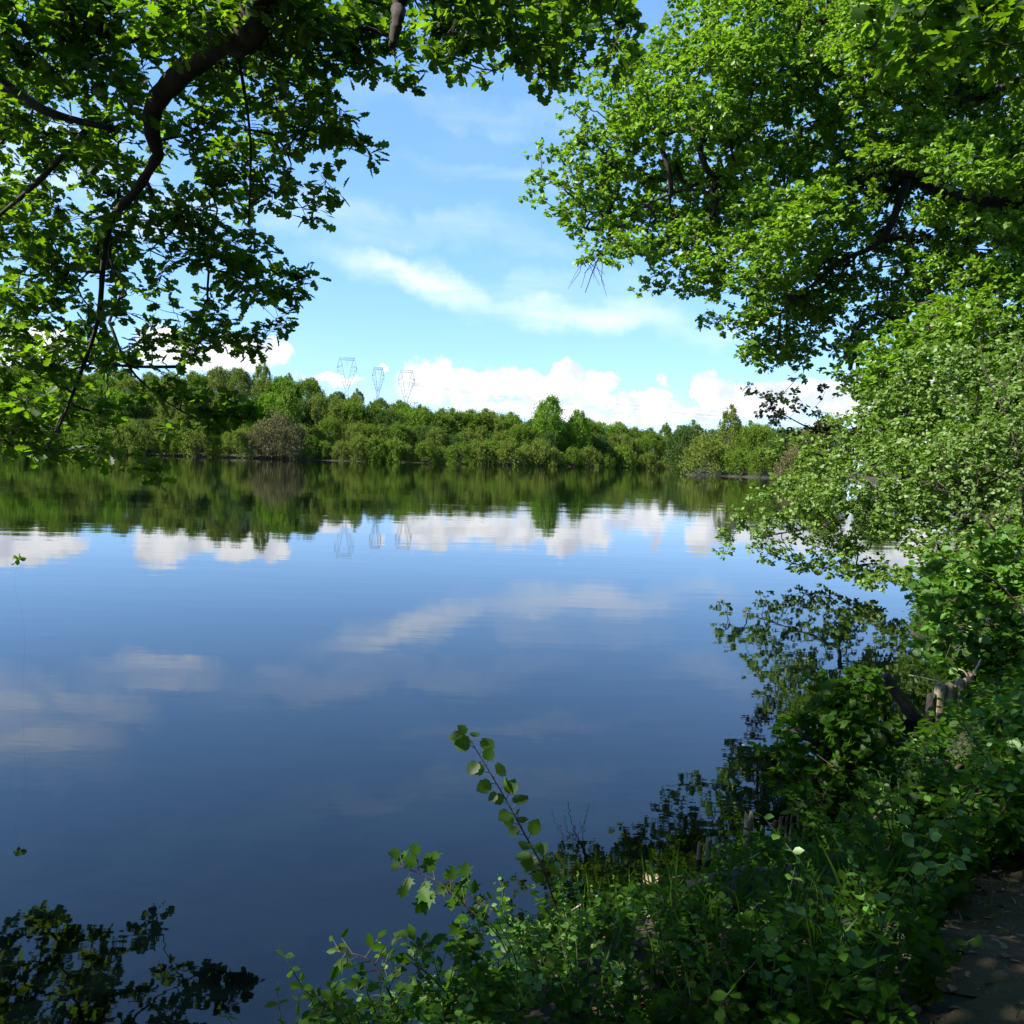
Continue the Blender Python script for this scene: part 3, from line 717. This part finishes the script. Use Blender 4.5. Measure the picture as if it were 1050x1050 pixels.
shoot('bramble_shoot', [g3(720, 990, 4.2), P(760, 920, 4.3), P(800, 893, 4.4), P(825, 890, 4.4)], .004,
      'arching bramble shoot with pale leaf tips in front of the broken post', 'shoot', T_OVATE, .055, 12, m_shrub_sun, width=1.3)
# sprig on a thin stem standing in the open water
sp = P(18, 600, 8.0); sb_ = np.array([sp[0] + .02, 8.0, -.25])
tb = Tubes(4); q_ = spline([sb_, (sp[0] + .06, 8.0, .7), (sp[0] - .03, 8.0, 1.1), P(19, 574, 8.0)], 4); tb.add(q_, tap(q_, .0004, .0004), 4)
pos = np.repeat(P(18.5, 574, 8.0)[None], 9, 0) + rng.normal(0, .008, (9, 3))
plant('water_sprig', sb_, 'lone leaf tuft on a thread thin stem standing out in open water at far left', 'water plant',
      [('stem', tb.mesh('sprig_stem', m_twig)), ('leaves', leaves('sprig_leaves', T_OVATE, pos, rng.normal(0, 1, (9, 3)), rng.normal(0, 1, (9, 3)), .06, m_oak_shade, 1.4))])

# ------------------------------------------------------------------ leafy plants of the undergrowth (prototypes and copies)
def forb(kind):
    tb = Tubes(4); PO, AX, NR, SZ = [], [], [], []
    ns, hh, lf = [(4, .42, .055), (3, .55, .06), (5, .30, .045), (4, .36, .07)][kind]
    for s in range(ns):
        a = rng.uniform(0, 6.28); tip = np.array([math.cos(a) * hh * .45, math.sin(a) * hh * .45, hh * rng.uniform(.7, 1.05)])
        p = spline([(0, 0, -.03), tip * [.3, .3, .55], tip], 5); tb.add(p, tap(p, .004, .0015), 4)
        for i in range(9):
            t = .2 + .8 * i / 8; x = p[int(t * (len(p) - 1))]
            for sgn in (0, math.pi):
                b_ = i * 1.57 + sgn + a; dv = np.array([math.cos(b_), math.sin(b_), .15])
                PO.append(x); AX.append(dv + rng.normal(0, .2, 3)); NR.append(np.array([0, 0, 1]) + rng.normal(0, .6, 3)); SZ.append(lf * rng.uniform(.7, 1.2) * (1.15 - .5 * t))
    T = [T_OVATE, T_OVATE, T_ROUND, T_MAPLE][kind]
    return tb.mesh('forb_stem_%d' % kind, m_greenstem), leaves('forb_leaves_%d' % kind, T, np.array(PO), np.array(AX), np.array(NR), np.array(SZ), [m_under_shade, m_shrub_sun, m_under_shade, m_under_shade][kind], 1.25)
fnames = ['bramble_plant', 'nettle_plant', 'creeping_plant', 'maple_seedling']
protos = []
for k_ in range(4):
    s_, l_ = forb(k_); e = empty(fnames[k_], (0, 0, 0), 'x', 'plant'); a = mesh_obj('stems', s_, e); b = mesh_obj('foliage', l_, e); protos.append((e, a, b))
spots = []; smax = []
tries = 0
while len(spots) < 250 and tries < 60000:
    tries += 1
    y = 2.5 + 11 * rng.random() ** 1.5; x = rng.uniform(-1.2, 7.5)
    s_ = quick(x, y)
    if s_ < .03 or s_ > 3.2: continue
    dpt = y; ix = 525 + F * x / dpt
    if ix < 300 or ix > 1075: continue
    if on_path(x, y)[0] < .34: continue
    zt_ = float(gz(x, y)); lim = float(np.interp(ix, [300, 350, 480, 530, 560, 640, 720, 900, 930, 1075], [1015, 1000, 985, 925, 912, 916, 914, 905, 800, 700]))
    if y > 4.6 and 870 < ix < 1015: lim = 768
    zmax = P(ix, lim, y)[2] - zt_
    if zmax < .16: continue
    if any((x - a_) ** 2 + (y - b_) ** 2 < .026 for a_, b_ in spots): continue
    spots.append((x, y)); smax.append(zmax)
used = set()
DESC = ['toothed bramble plant', 'upright nettle plant', 'round leaved creeping plant', 'lobed maple seedling']
cnt_lab = {}
for (x, y), zm in zip(spots, smax):
    k_ = int(rng.choice(4, p=[.38, .31, .24, .07])); e, a, b = protos[k_]
    if k_ in used:
        e2 = e.copy(); link(e2)
        for c in (a, b): c2 = c.copy(); link(c2); c2.parent = e2
        e = e2
    used.add(k_)
    e.location = (x, y, float(gz(x, y))); e.rotation_euler = (rng.normal(0, .1), rng.normal(0, .1), rng.uniform(0, 6.28))
    s_ = min(rng.uniform(.7, 1.2), zm / [.42, .55, .30, .36][k_]); e.scale = (s_, s_, s_)
    ix = 525 + F * x / y
    zone = ('at the bottom edge' if y < 3.1 else 'in the front mass' if y < 3.8 else 'just below the posts' if y < 4.8 else 'behind the bramble bush' if y < 7 else 'near the cut stakes')
    side = 'far left' if ix < 480 else 'left' if ix < 600 else 'middle' if ix < 720 else 'right' if ix < 850 else 'far right'
    tag(e, '%s, %s in the undergrowth, %s' % (DESC[k_], zone, side), ['bramble', 'nettle', 'creeper', 'seedling'][k_], '%ss, %s, %s' % (DESC[k_], zone, side))
# low ground cover between them and fallen leaves: nobody could count them
n = 34000; y = 2.2 + 12 * rng.random(n) ** 1.4; x = rng.uniform(-1.3, 8, n); s_ = sdist(x, y); dp = on_path(x, y)
ok = (s_ > .02) & (s_ < 3.5) & (dp > .5) & (np.sin(4 * x + 2 * y) + np.sin(3 * y - 2.2 * x + 1) > -1.6) & (x / y < .68)
x, y = x[ok], y[ok]; z = gz(x, y); n = len(x)
pos = np.stack([x, y, z + rng.uniform(.01, .16, n)], 1); pos = np.repeat(pos, 3, 0) + rng.normal(0, .02, (3 * n, 3))
gc = mesh_obj('ground_cover', leaves('ground_cover', T_OVATE, pos, rng.normal(0, 1, pos.shape) * [1, 1, .3], rng.normal(0, .4, pos.shape) + [0, 0, 1], rng.uniform(.025, .055, len(pos)), m_under_shade, 1.3))
tag(gc, 'low leafy green ground cover under the taller plants of the near bank', 'ground cover', kind='stuff')
n = 9000; y = 1.8 + 9 * rng.random(n) ** 1.5; x = rng.uniform(-1, 6.5, n); s_ = sdist(x, y); dp = on_path(x, y)
ok = (s_ > .05) & ((dp > .42) | (rng.random(n) < .35)) & (x / y < .7); x, y = x[ok], y[ok]; z = gz(x, y) + .012
pos = np.stack([x, y, z], 1)
lt = mesh_obj('leaf_litter', leaves('leaf_litter', T_OVATE, pos, rng.normal(0, 1, pos.shape) * [1, 1, .15], rng.normal(0, .3, pos.shape) + [0, 0, 1], rng.uniform(.02, .05, len(pos)), m_litter, 1.2))
tag(lt, 'brown fallen leaves scattered on the bank and along the path edge', 'leaf litter', kind='stuff')
# grit and small stones trodden into the path
T_STONE = (np.array([(0, 0, 0), (.5, .5, 0), (0, 1, 0), (-.5, .5, 0), (0, .5, .35)]), [[0, 1, 4], [1, 2, 4], [2, 3, 4], [3, 0, 4]])
n = 5000; y = 1.8 + 5 * rng.random(n); x = rng.uniform(.7, 4.5, n); ok = (on_path(x, y) < .8) & (x / y < .72); x, y = x[ok], y[ok]
pos = np.stack([x, y, gz(x, y) + .006], 1)
gv = mesh_obj('gravel', leaves('gravel', T_STONE, pos, rng.normal(0, 1, pos.shape) * [1, 1, 0], rng.normal(0, .1, pos.shape) + [0, 0, 1], rng.uniform(.004, .016, len(pos)) , bark_mat('grit', (.05, .035, .02), (.16, .13, .09), 40)))
tag(gv, 'brown grit and crumbs of earth trodden into the bank path', 'gravel', kind='stuff')
# coarser cover on the bank further off
n = 12000; y = rng.uniform(6.5, 22, n); x = rng.uniform(2.5, 15, n); s_ = sdist(x, y); ok = (s_ > .02) & (s_ < 4) & (x / y < .68); x, y = x[ok], y[ok]; n = len(x)
pos = np.repeat(np.stack([x, y, gz(x, y) + rng.uniform(.02, .3, n)], 1), 3, 0) + rng.normal(0, .05, (3 * n, 3))
g2 = mesh_obj('ground_cover', leaves('ground_cover_far', T_OVATE, pos, rng.normal(0, 1, pos.shape) * [1, 1, .4], rng.normal(0, .5, pos.shape) + [0, 0, 1], rng.uniform(.06, .11, len(pos)), m_under_shade, 1.2))
tag(g2, 'leafy green cover on the farther bank under the alder and the hazel', 'ground cover', kind='stuff')
# long grass blades and dry stalks mixed into the undergrowth
n = 5200; y = 2.6 + 5 * rng.random(n) ** 1.3; x = rng.uniform(-1, 4, n); s_ = sdist(x, y); dp = on_path(x, y)
ok = (s_ > .02) & (dp > .45) & (dp < 2.2) & (np.sin(2.3 * x + 1.7 * y) + np.sin(3.1 * y - x) > .1) & (x / y < .68); x, y = x[ok], y[ok]
pos = np.stack([x, y, gz(x, y)], 1)
g3_ = mesh_obj('grass', leaves('long_grass', T_BLADE, pos, rng.normal(0, .35, pos.shape) + [0, 0, 1], rng.normal(0, 1, pos.shape), rng.uniform(.12, .32, len(pos)), m_under_shade, .16))
tag(g3_, 'long thin grass blades growing between the undergrowth plants', 'grass', kind='stuff')
# short moss and grass on the path
n = 14000; y = 1.8 + 7 * rng.random(n); x = rng.uniform(.7, 5.5, n); dp = on_path(x, y)
ok = (dp < .8) & (np.sin(5 * x + 3 * y) + np.sin(7 * y - 5 * x) + rng.normal(0, .5, n) > .25) & (x / y < .72); x, y = x[ok], y[ok]; z = gz(x, y) + .006
pos = np.stack([x, y, z], 1)
gr = mesh_obj('grass', leaves('grass', T_BLADE, pos, rng.normal(0, .5, pos.shape) + [0, 0, .8], rng.normal(0, 1, pos.shape), rng.uniform(.02, .05, len(pos)), leaf_mat('short grass', (.08, .11, .02), (.14, .15, .04), (.15, .2, .04)), .7))
tag(gr, 'short mossy grass in patches on the dirt path', 'grass', kind='stuff')

# ------------------------------------------------------------------ posts, stakes, stumps and sticks
def post(name, top, h, r, label, cat, lean=(0, 0), group=None, material=m_wood, cutm=m_cut, jag=.01):
    b = np.array([top[0] - lean[0], top[1] - lean[1], top[2] - h]); k = 11; V = []; n_ = 8
    ph = rng.uniform(0, 6.28, 3)
    for i in range(n_):
        t = i / (n_ - 1); c = b + (np.array(top) - b) * t
        for j in range(k):
            a = j * 2 * math.pi / k; rr = r * (1.08 - .12 * t) * (1 + .09 * math.sin(2 * a + ph[0]) + .06 * math.sin(5 * a + ph[1] + t))
            V.append(c + np.array([rr * math.cos(a), rr * math.sin(a), (jag * math.sin(3 * a + ph[2]) + jag * .8 * rng.normal()) if i == n_ - 1 else 0]))
    F_ = []; S_ = []
    for i in range(n_ - 1):
        for j in range(k): F_ += [i * k + j, i * k + (j + 1) % k, (i + 1) * k + (j + 1) % k, (i + 1) * k + j]; S_.append(4)
    body = np_mesh(name + '_body', np.array(V), F_, S_, material)
    tv = np.array(V[-k:]); c = tv.mean(0) + [0, 0, jag * .4]
    cap = np_mesh(name + '_cut', np.vstack([tv, c]), sum([[j, (j + 1) % k, k] for j in range(k)], []), [3] * k, cutm)
    return plant(name, b, label, cat, [('shaft', body), ('cut_top', cap)], group)
post('wooden_post', P(768, 839, 5.35), .75, .030, 'broken grey wooden post standing alone at the water edge in a patch of sun', 'post', (.02, 0), jag=.018)
post('tree_stump', P(668, 899, 4.95), .4, .050, 'small pale cut stump at the water edge left of the posts', 'stump', jag=.012, material=m_cut)
for i, (px, py, r_) in enumerate([(718, 866, .016), (727, 860, .018), (738, 868, .014), (749, 872, .016)]):
    post('wooden_stake', P(px, py, 5.25), .6, r_, ['thin weathered stake, leftmost of the row beside the broken post', 'thin weathered stake, second from the left and tallest beside the broken post',
         'thin weathered stake, third from the left beside the broken post', 'thin weathered stake nearest the broken post'][i], 'stake', (rng.normal(0, .02), 0), 'row of thin stakes beside the broken post')
for i in range(17):  # added stake row standing in for an upright rippled reflection
    px = 795 + i * 6.2; d = 5.2 + .06 * i
    post('wooden_stake', P(px, 842 - 2.4 * i + rng.uniform(-8, 8), d), .75, rng.uniform(.010, .016), 'dark thin stake added for the rippled reflection along the shore', 'stake', (rng.normal(0, .03), rng.normal(0, .02)), 'stakes added for the rippled reflection', m_rot, m_rot)
for i, (px, py, r_, lab) in enumerate([(965, 712, .055, 'pale cut stake, leftmost and shortest of the sunlit cluster below the hazel'), (975, 711, .06, 'broad cut stake in the middle of the sunlit cluster'),
        (986, 706, .06, 'mossy cut stake right of the middle in the sunlit cluster'), (996, 700, .045, 'dark cut stake, rightmost of the sunlit cluster'), (955, 722, .04, 'black stake in shade just left of the sunlit cluster')]):
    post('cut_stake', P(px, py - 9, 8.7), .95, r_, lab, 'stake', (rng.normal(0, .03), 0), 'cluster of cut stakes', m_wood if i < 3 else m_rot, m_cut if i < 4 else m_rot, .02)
STK = []
def stick(name, pts, r_, label, cat, material=m_dead, forks=()):
    p = spline(pts, 5); tb = Tubes(6); tb.add(p, tap(p, r_, r_ * .55), 6)
    for f in forks: f = spline(f, 4); tb.add(f, tap(f, r_ * .6, r_ * .3), 5)
    tb.V = [v - p[0] for v in tb.V]; o = mesh_obj(name, tb.mesh(name, material)); o.location = tuple(p[0]); STK.append(o.name); return tag(o, label, cat)
stick('leaning_stump', [P(962, 775, 8.4), P(946, 748, 8.4), P(925, 718, 8.4), P(906, 693, 8.4)], .085, 'thick black rotten trunk leaning left over the water', 'dead trunk', m_rot)
stick('dead_branch', [P(990, 765, 8.7), P(1001, 724, 8.7), P(996, 700, 8.7), P(1006, 676, 8.7)], .020, 'pale forked dead branch rising beside the cut stakes', 'branch', m_dead, [[P(999, 705, 8.7), P(990, 690, 8.7), P(983, 686, 8.7)]])
stick('thin_stick', [P(986, 704, 8.8), P(960, 698, 8.8), P(932, 692, 8.8)], .010, 'thin pale stick reaching left over the water from the stake tops', 'stick')
stick('forked_twig', [P(984, 821, 5.9), P(974, 810, 5.9), P(965, 802, 5.9)], .010, 'short pale forked twig poking up from the dark hollow', 'twig', m_dead, [[P(972, 808, 5.9), P(970, 800, 5.9), P(971, 797, 5.9)]])
stick('fallen_stick', [P(928, 859, 5.0), P(945, 858, 5.0), P(956, 857, 5.0)], .006, 'straight pale stick lying level in the shade below the forked twig', 'stick')
stick('fallen_stick', [P(579, 938, 4.2), P(592, 930, 4.2), P(599, 924, 4.2)], .005, 'short pale stick slanting up behind the hazel shoot', 'stick')
stick('fallen_stick', [P(895, 921, 3.9), P(907, 912, 3.9), P(914, 907, 3.9)], .008, 'mossy brown stick among the sunlit leaves of the dogwood', 'stick', m_twig)
stick('fallen_stick', [P(800, 1018, 3.3), P(820, 1020, 3.3), P(842, 1026, 3.2)], .007, 'brown stick lying low at the bottom edge', 'stick', m_twig)

for i, (px, py, d, a, ln) in enumerate([(690,960,3.7,.4,.22),(735,975,3.5,2.5,.16),(770,950,3.8,1.2,.2),(650,985,3.4,.2,.18),(820,930,4.0,2.2,.2),(860,965,3.6,.7,.22),(905,975,3.4,2.8,.2),(930,940,3.5,.3,.14),(700,1010,3.1,1.0,.15),(790,1000,3.2,2.0,.2)]):
    c = P(px, py, d); c[2] = max(c[2], float(gz(c[0], c[1])) + .06); v = np.array([math.cos(a), .3 * math.sin(a * 3), .35 * math.sin(a)]) * ln / 2
    stick('dry_stalk', [c - v, c + rng.normal(0, .012, 3), c + v], .0035, 'thin dry broken stalk caught among the leaves of the undergrowth', 'stalk', m_dead)
    bpy.data.objects[STK[-1]]['group'] = 'dry stalks in the undergrowth'
# ------------------------------------------------------------------ far bank trees
def far_tree(kind, hgt, wid, ncl, material, spiky=.5, face=.42, shape='round'):
    C = []; R_ = []
    for i in range(ncl):
        t = rng.random() ** .8
        z = hgt * (.04 + .86 * t)
        prof = {'round': min(1, .55 + 1.2 * t) * math.sqrt(max(.0, 1 - max(0, (t - .45) / .58) ** 2.4)), 'column': .85 * math.sqrt(max(0, 1 - max(0, (t - .5) / .54) ** 2)), 'low': math.sqrt(max(0, 1 - t * t))}[shape]
        a = rng.uniform(0, 6.283); r_ = wid * .5 * prof * math.sqrt(rng.random() * .8 + .2)
        C.append((r_ * math.cos(a), r_ * math.sin(a), z)); R_.append(rng.uniform(.5, 1.2) * wid * .12)
    for i in range(ncl // 4):      # leading shoots that break the outline
        a = rng.uniform(0, 6.283); q_ = math.sqrt(rng.random()); r_ = wid * .46 * q_
        C.append((r_ * math.cos(a), r_ * math.sin(a), hgt * (.87 + .10 * rng.random()) * math.sqrt(max(.05, 1 - .62 * q_ ** 2)) + hgt * .05)); R_.append(wid * rng.uniform(.035, .06))
    C = np.array(C); R_ = np.array(R_); ncl = len(C); m = 80
    d = norm(rng.normal(0, 1, (ncl, m, 3))); pos = C[:, None] + d * (R_[:, None, None] * (.2 + 1.25 * rng.random((ncl, m, 1)) ** 1.3)) * [1, 1, 1.15 + .6 * spiky]
    ax_ = norm(rng.normal(0, .6, pos.shape) + d * .4 + [0, 0, spiky]); nr_ = d + rng.normal(0, .45, pos.shape) + [0, 0, .35]
    sz_ = rng.uniform(.6, 1.3, ncl * m) * face * .8
    tb = Tubes(5); top = np.array([rng.normal(0, .3), rng.normal(0, .3), hgt * .93]); p = spline([(0, 0, -.5), (rng.normal(0, .2), rng.normal(0, .2), hgt * .45), top], 4); tb.add(p, tap(p, hgt * .014, .02), 6)
    for i in rng.choice(ncl, min(ncl, 34), False):
        j = int(np.clip((C[i][2] / hgt - .2) * len(p), 0, len(p) - 1)); a = p[j]; tb.add([a, (a + C[i]) / 2 + rng.normal(0, .1, 3), C[i], C[i] * [1.05, 1.05, 1.06]], [.07, .05, .03, .012], 3, cap=False)
    return tb.mesh(kind + '_trunk', m_farbark), leaves(kind + '_crown', T_RHOMB, pos.reshape(-1, 3), ax_.reshape(-1, 3), nr_.reshape(-1, 3), sz_, material, 1.0)
spec = [ # name, height, width, clumps, material, spiky, face, shape, label words, category
 ('willow_tree', 12, 9, 120, 0, .7, .50, 'round', 'olive willow', 'tree'),
 ('young_poplar', 13, 5.5, 90, 1, 1.1, .45, 'column', 'slim mid green poplar', 'tree'),
 ('broad_tree', 13, 11, 150, 1, .3, .52, 'round', 'broad mid green tree', 'tree'),
 ('bright_tree', 13, 10, 150, 2, .2, .50, 'round', 'fresh bright green tree', 'tree'),
 ('dark_tree', 12, 9, 120, 3, .4, .50, 'round', 'dark green tree', 'tree'),
 ('bare_bush', 8, 10, 110, 4, 1.4, .36, 'low', 'grey brown half bare bush', 'bush'),
 ('willow_bush', 6, 8, 80, 0, .8, .42, 'low', 'low olive willow bush', 'bush'),
 ('green_bush', 6, 8, 80, 1, .4, .42, 'low', 'low green bush', 'bush'),
 ('ash_tree', 14, 7, 100, 0, 1.2, .45, 'round', 'wispy olive ash', 'tree')]
fp = {}
for s_ in spec:
    t_, c_ = far_tree(s_[0], *s_[1:4], m_far[s_[4]], *s_[5:8])
    fp[s_[0]] = [t_, c_, s_[8], s_[9]]
def put_far(kind, x, y, sc_, label, group, zs=1., sink=.3):
    t_, c_, w_, cat = fp[kind]
    e = empty(kind, (x, y, float(gz(x, y)) - sink), label, cat, group)
    e.rotation_euler = (0, 0, rng.uniform(0, 6.28)); e.scale = (sc_, sc_, sc_ * zs)
    mesh_obj('trunk', t_, e); mesh_obj('crown', c_, e)
def sector(px): return ('behind the hanging oak leaves' if px < 150 else 'left of the grey brown bush' if px < 250 else 'left below the pylons' if px < 350
    else 'below the pylons' if px < 450 else 'right of the pylons' if px < 530 else 'around the rounded bright tree' if px < 600 else 'right of the rounded bright tree' if px < 700 else 'beyond the headland')
far_x = lambda px, d: (px - 525) / F * d
# shoreline of the far side as depth for a pixel column
def shore_d(px): return float(np.interp(px, [-60, 0, 200, 460, 560, 650, 720, 800, 900], [248, 250, 262, 272, 284, 312, 324, 318, 305]))
# highest line of the woods in the photograph
def topline(px): return float(np.interp(px, [-60, 0, 60, 130, 200, 270, 300, 330, 360, 400, 440, 500, 530, 600, 640, 700, 760, 830, 900], [370, 370, 374, 380, 379, 375, 382, 392, 402, 411, 416, 418, 424, 428, 434, 432, 432, 432, 432]))
def top_z(px, d): q_ = P(px, topline(px), d); return q_[2]
rowspec = [(1.2, 5.0, ['willow_bush', 'green_bush', 'willow_bush', 'green_bush', 'green_bush'], 'first row at the water', (.65, 1.45)),
           (11, 4.4, ['willow_tree', 'young_poplar', 'broad_tree', 'dark_tree', 'ash_tree', 'willow_tree'], 'second row', (.72, .95)),
           (26, 5.6, ['broad_tree', 'willow_tree', 'ash_tree', 'dark_tree', 'young_poplar', 'bright_tree'], 'third row', (.85, 1.05)),
           (48, 8.0, ['broad_tree', 'willow_tree', 'ash_tree', 'bright_tree'], 'fourth row up the slope', (.85, 1.1)),
           (72, 8.5, ['broad_tree', 'willow_tree', 'ash_tree', 'dark_tree'], 'top row of the hill', (.85, 1.1))]
for off, step, kinds, rname, (s0, s1) in rowspec:
    px = -40
    while px < 850:
        d = shore_d(px) + off + rng.uniform(-2.5, 2.5); x = far_x(px, d)
        if not (off > 40 and px > 520):
            kind = kinds[int(rng.integers(len(kinds)))]
            if off < 2 and 255 < px < 305: kind = 'bare_bush'
            s_ = rng.uniform(s0, s1); hh = [q_[1] for q_ in spec if q_[0] == kind][0]
            zt = top_z(px, d) - float(gz(x, d)) + rng.normal(0, .8)
            if off > 20:
                s_ = np.clip(.955 * zt / hh * (1. if off > 60 or px > 480 else rng.uniform(.85, 1)), .55, 1.25)
            else: s_ = min(s_, max(.5, zt / hh))
            w_ = fp[kind][2]
            put_far(kind, x, d, s_, '%s, %s, %s' % (w_, rname, sector(px)), 'woods on the far bank: %s, %s, %s' % (w_, rname, sector(px)))
        px += step * F / d * rng.uniform(.8, 1.2)
# singled out trees
def special(kind, px, ytop, d, label, wscale=1.):
    x = far_x(px, d); z0 = float(gz(x, d)); hh = [q_[1] for q_ in spec if q_[0] == kind][0]
    s_ = (P(px, ytop, d)[2] - z0 + .3) / hh
    put_far(kind, x, d, s_ * wscale, label, None, 1 / wscale)
special('bright_tree', 560, 407, 300, 'rounded fresh green tree standing above the far woods', .66)
special('bright_tree', 590, 421, 302, 'lower bright tree touching the right side of the rounded tree', .6)
special('bare_bush', 282, 428, 267, 'large grey brown bare bush on the far shore right of the hanging leaves', 1.1)
special('young_poplar', 293, 400, 270, 'slim dark poplar directly behind the grey brown bush')
special('willow_bush', 722, 450, 178, 'silvery round willow at the tip of the headland', 1.1)
special('ash_tree', 745, 418, 186, 'tall wispy tree rising highest on the headland', .8)
special('dark_tree', 700, 436, 300, 'dark ragged tree behind the headland tip')
special('broad_tree', 772, 437, 182, 'broad green tree on the headland right of the wispy tree', 1.1)
special('green_bush', 755, 462, 174, 'low green bush on the headland shore under the wispy tree')
special('green_bush', 780, 462, 170, 'low green bush on the headland shore right of the middle')
special('dark_tree', 800, 440, 176, 'dark green tree at the right end of the headland')
special('willow_tree', 825, 442, 172, 'olive willow at the right end of the headland beside the alder')
special('bare_bush', 815, 462, 165, 'brown bare bush on the headland behind the alder tips')
special('green_bush', 840, 462, 160, 'low green bush on the headland half hidden by the alder')

for i, (x, y, kk) in enumerate([(62,176,'willow_tree'),(70,168,'broad_tree'),(72,156,'green_bush'),(80,150,'broad_tree'),(82,128,'willow_tree'),(76,112,'dark_tree'),(70,95,'willow_bush'),(64,84,'broad_tree'),(52,66,'willow_tree'),(42,54,'dark_tree'),(33,41,'green_bush'),(26,32,'willow_bush')]):
    put_far(kk, x, y, .95, '%s on the right shore, seen through gaps in the alder' % fp[kk][2], 'trees of the right shore behind the alder')
# ------------------------------------------------------------------ pylons and wires
def beam(tb, a, b, r_=.09): tb.add([a, b], r_ * .72, 4)
def pylon(px, ytop, d, wpx, hpx_head, rot, label):
    top = P(px, ytop, d); z0 = float(gz(top[0], d)); ht = top[2] - z0; s = wpx / F * d / 2     # half of the widest width
    hd = hpx_head / F * d
    head = Tubes(4); body = Tubes(4)
    ys = .9
    def seg(tb, p, q_, r_=.10):
        for sy in (-1, 1): beam(tb, (p[0], sy * ys * p[2], p[1]), (q_[0], sy * ys * q_[2], q_[1]), r_)
    bz = ht - hd * .32; wz = ht - hd
    for sx in (-1, 1):
        T0 = (sx * s * .74, ht, .6); B0 = (sx * s, bz, .6); Wt = (sx * s * .14, wz, .7); IN = (sx * s * .48, bz + hd * .10, .6)
        seg(head, T0, B0); seg(head, B0, Wt); seg(head, T0, IN); seg(head, IN, B0); seg(head, IN, (sx * s * .05, wz + hd * .12, .6), .09)
        for k_ in range(6):
            t = k_ / 6; t2 = (k_ + .5) / 6
            a = [B0[i] + (Wt[i] - B0[i]) * t for i in range(2)]; b = [IN[i] + ((sx * s * .05, wz + hd * .12)[i] - IN[i]) * t2 for i in range(2)]
            beam(head, (a[0], .5, a[1]), (b[0], .5, b[1]), .07)
            c = [B0[i] + (Wt[i] - B0[i]) * (k_ + 1) / 6 for i in range(2)]; beam(head, (b[0], .5, b[1]), (c[0], .5, c[1]), .07)
        beam(head, (sx * s, 0, bz), (sx * s * 1.0, 0, bz - 2.6), .10)
        # earth wire horn
        beam(head, (sx * s * .74, 0, ht), (sx * s * .80, 0, ht + .8), .08)
    seg(head, (-s * .74, ht, .6), (s * .74, ht, .6)); seg(head, (-s * .74, ht - 1.1, .6), (s * .74, ht - 1.1, .6))
    for k_ in range(7):
        x0 = -s * .74 + s * 1.48 * k_ / 7; x1 = x0 + s * 1.48 / 14; x2 = x0 + s * 1.48 / 7
        beam(head, (x0, .5, ht), (x1, .5, ht - 1.1), .06); beam(head, (x1, .5, ht - 1.1), (x2, .5, ht), .06)
    beam(head, (0, 0, ht - 1.1), (0, 0, ht - 3.8), .09)
    bw = max(2.6, ht * .085)
    for sx in (-1, 1):
        for sy in (-1, 1): beam(body, (sx * s * .14, sy * .6, wz), (sx * bw, sy * bw, -.3), .12)
    nb = 7
    for k_ in range(nb):
        t0, t1 = k_ / nb, (k_ + 1) / nb; f = lambda t: (s * .14 + (bw - s * .14) * t, .6 + (bw - .6) * t, wz * (1 - t))
        a, b = f(t0), f(t1)
        for sy in (-1, 1):
            beam(body, (-a[0], sy * a[1], a[2]), (b[0], sy * b[1], b[2]), .07); beam(body, (a[0], sy * a[1], a[2]), (-b[0], sy * b[1], b[2]), .07)
            beam(body, (sy * a[0], -a[1], a[2]), (sy * b[0], b[1], b[2]), .07); beam(body, (sy * a[0], a[1], a[2]), (sy * b[0], -b[1], b[2]), .07)
    e = empty('pylon', (top[0], d, z0), label, 'pylon', 'pylons behind the far woods'); e.rotation_euler = (0, 0, rot)
    mesh_obj('tower_body', body.mesh('pylon_body', m_steel, False), e); mesh_obj('crossarm_head', head.mesh('pylon_head', m_steel, False), e)
    return top, s, ht - hd * .32 + z0
pA = pylon(356, 367, 470, 19.5, 32, .15, 'leftmost and tallest steel lattice pylon above the far woods')
pB = pylon(388, 377, 500, 12, 27, .0, 'narrow middle steel lattice pylon above the far woods')
pC = pylon(417, 380, 470, 17.5, 31, -.2, 'rightmost steel lattice pylon above the far woods, by the clouds')
ub = P(425, 413, 430); z0 = float(gz(ub[0], 430)); tb = Tubes(6); hh = ub[2] - z0; tb.add([(0, 0, -.5), (0, 0, hh)], [.2, .14], 6); arm = Tubes(4); arm.add([(-1.9, 0, hh), (1.9, 0, hh)], .13, 4)
e = empty('utility_pole', (ub[0], 430, z0), 'small T shaped pole at the foot of the rightmost pylon', 'pole'); mesh_obj('pole', tb.mesh('pole', m_steel), e); mesh_obj('crossarm', arm.mesh('crossarm', m_steel), e)
i_ = 0
for (p0, s, zb), nm in ((pC, 'rightmost'), (pB, 'middle')):
    for (dx, dz, w1) in ((-1, 0, 'left arm'), (0, 1.2, 'centre'), (1, 0, 'right arm')):
        a = np.array([p0[0] + dx * s, p0[1], zb - 2.6 + dz]); px2, py2 = (1120, 446 + dx * 3 - dz * 2) if nm == 'rightmost' else (1120, 436 + dx * 4 - dz * 2)
        b = P(px2, py2, 560); t = np.linspace(0, 1, 30)[:, None]; pts = a + (b - a) * t; pts[:, 2] -= (9 + i_ * .7) * 4 * (t * (1 - t))[:, 0] * .6
        tb = Tubes(3); tb.add(pts - a, .035, 3); o = mesh_obj('power_cable', tb.mesh('power_cable', m_steel)); o.location = tuple(a)
        tag(o, 'thin power cable from %s of %s pylon, running right across the clouds' % (w1, nm), 'cable', 'power cables'); i_ += 1
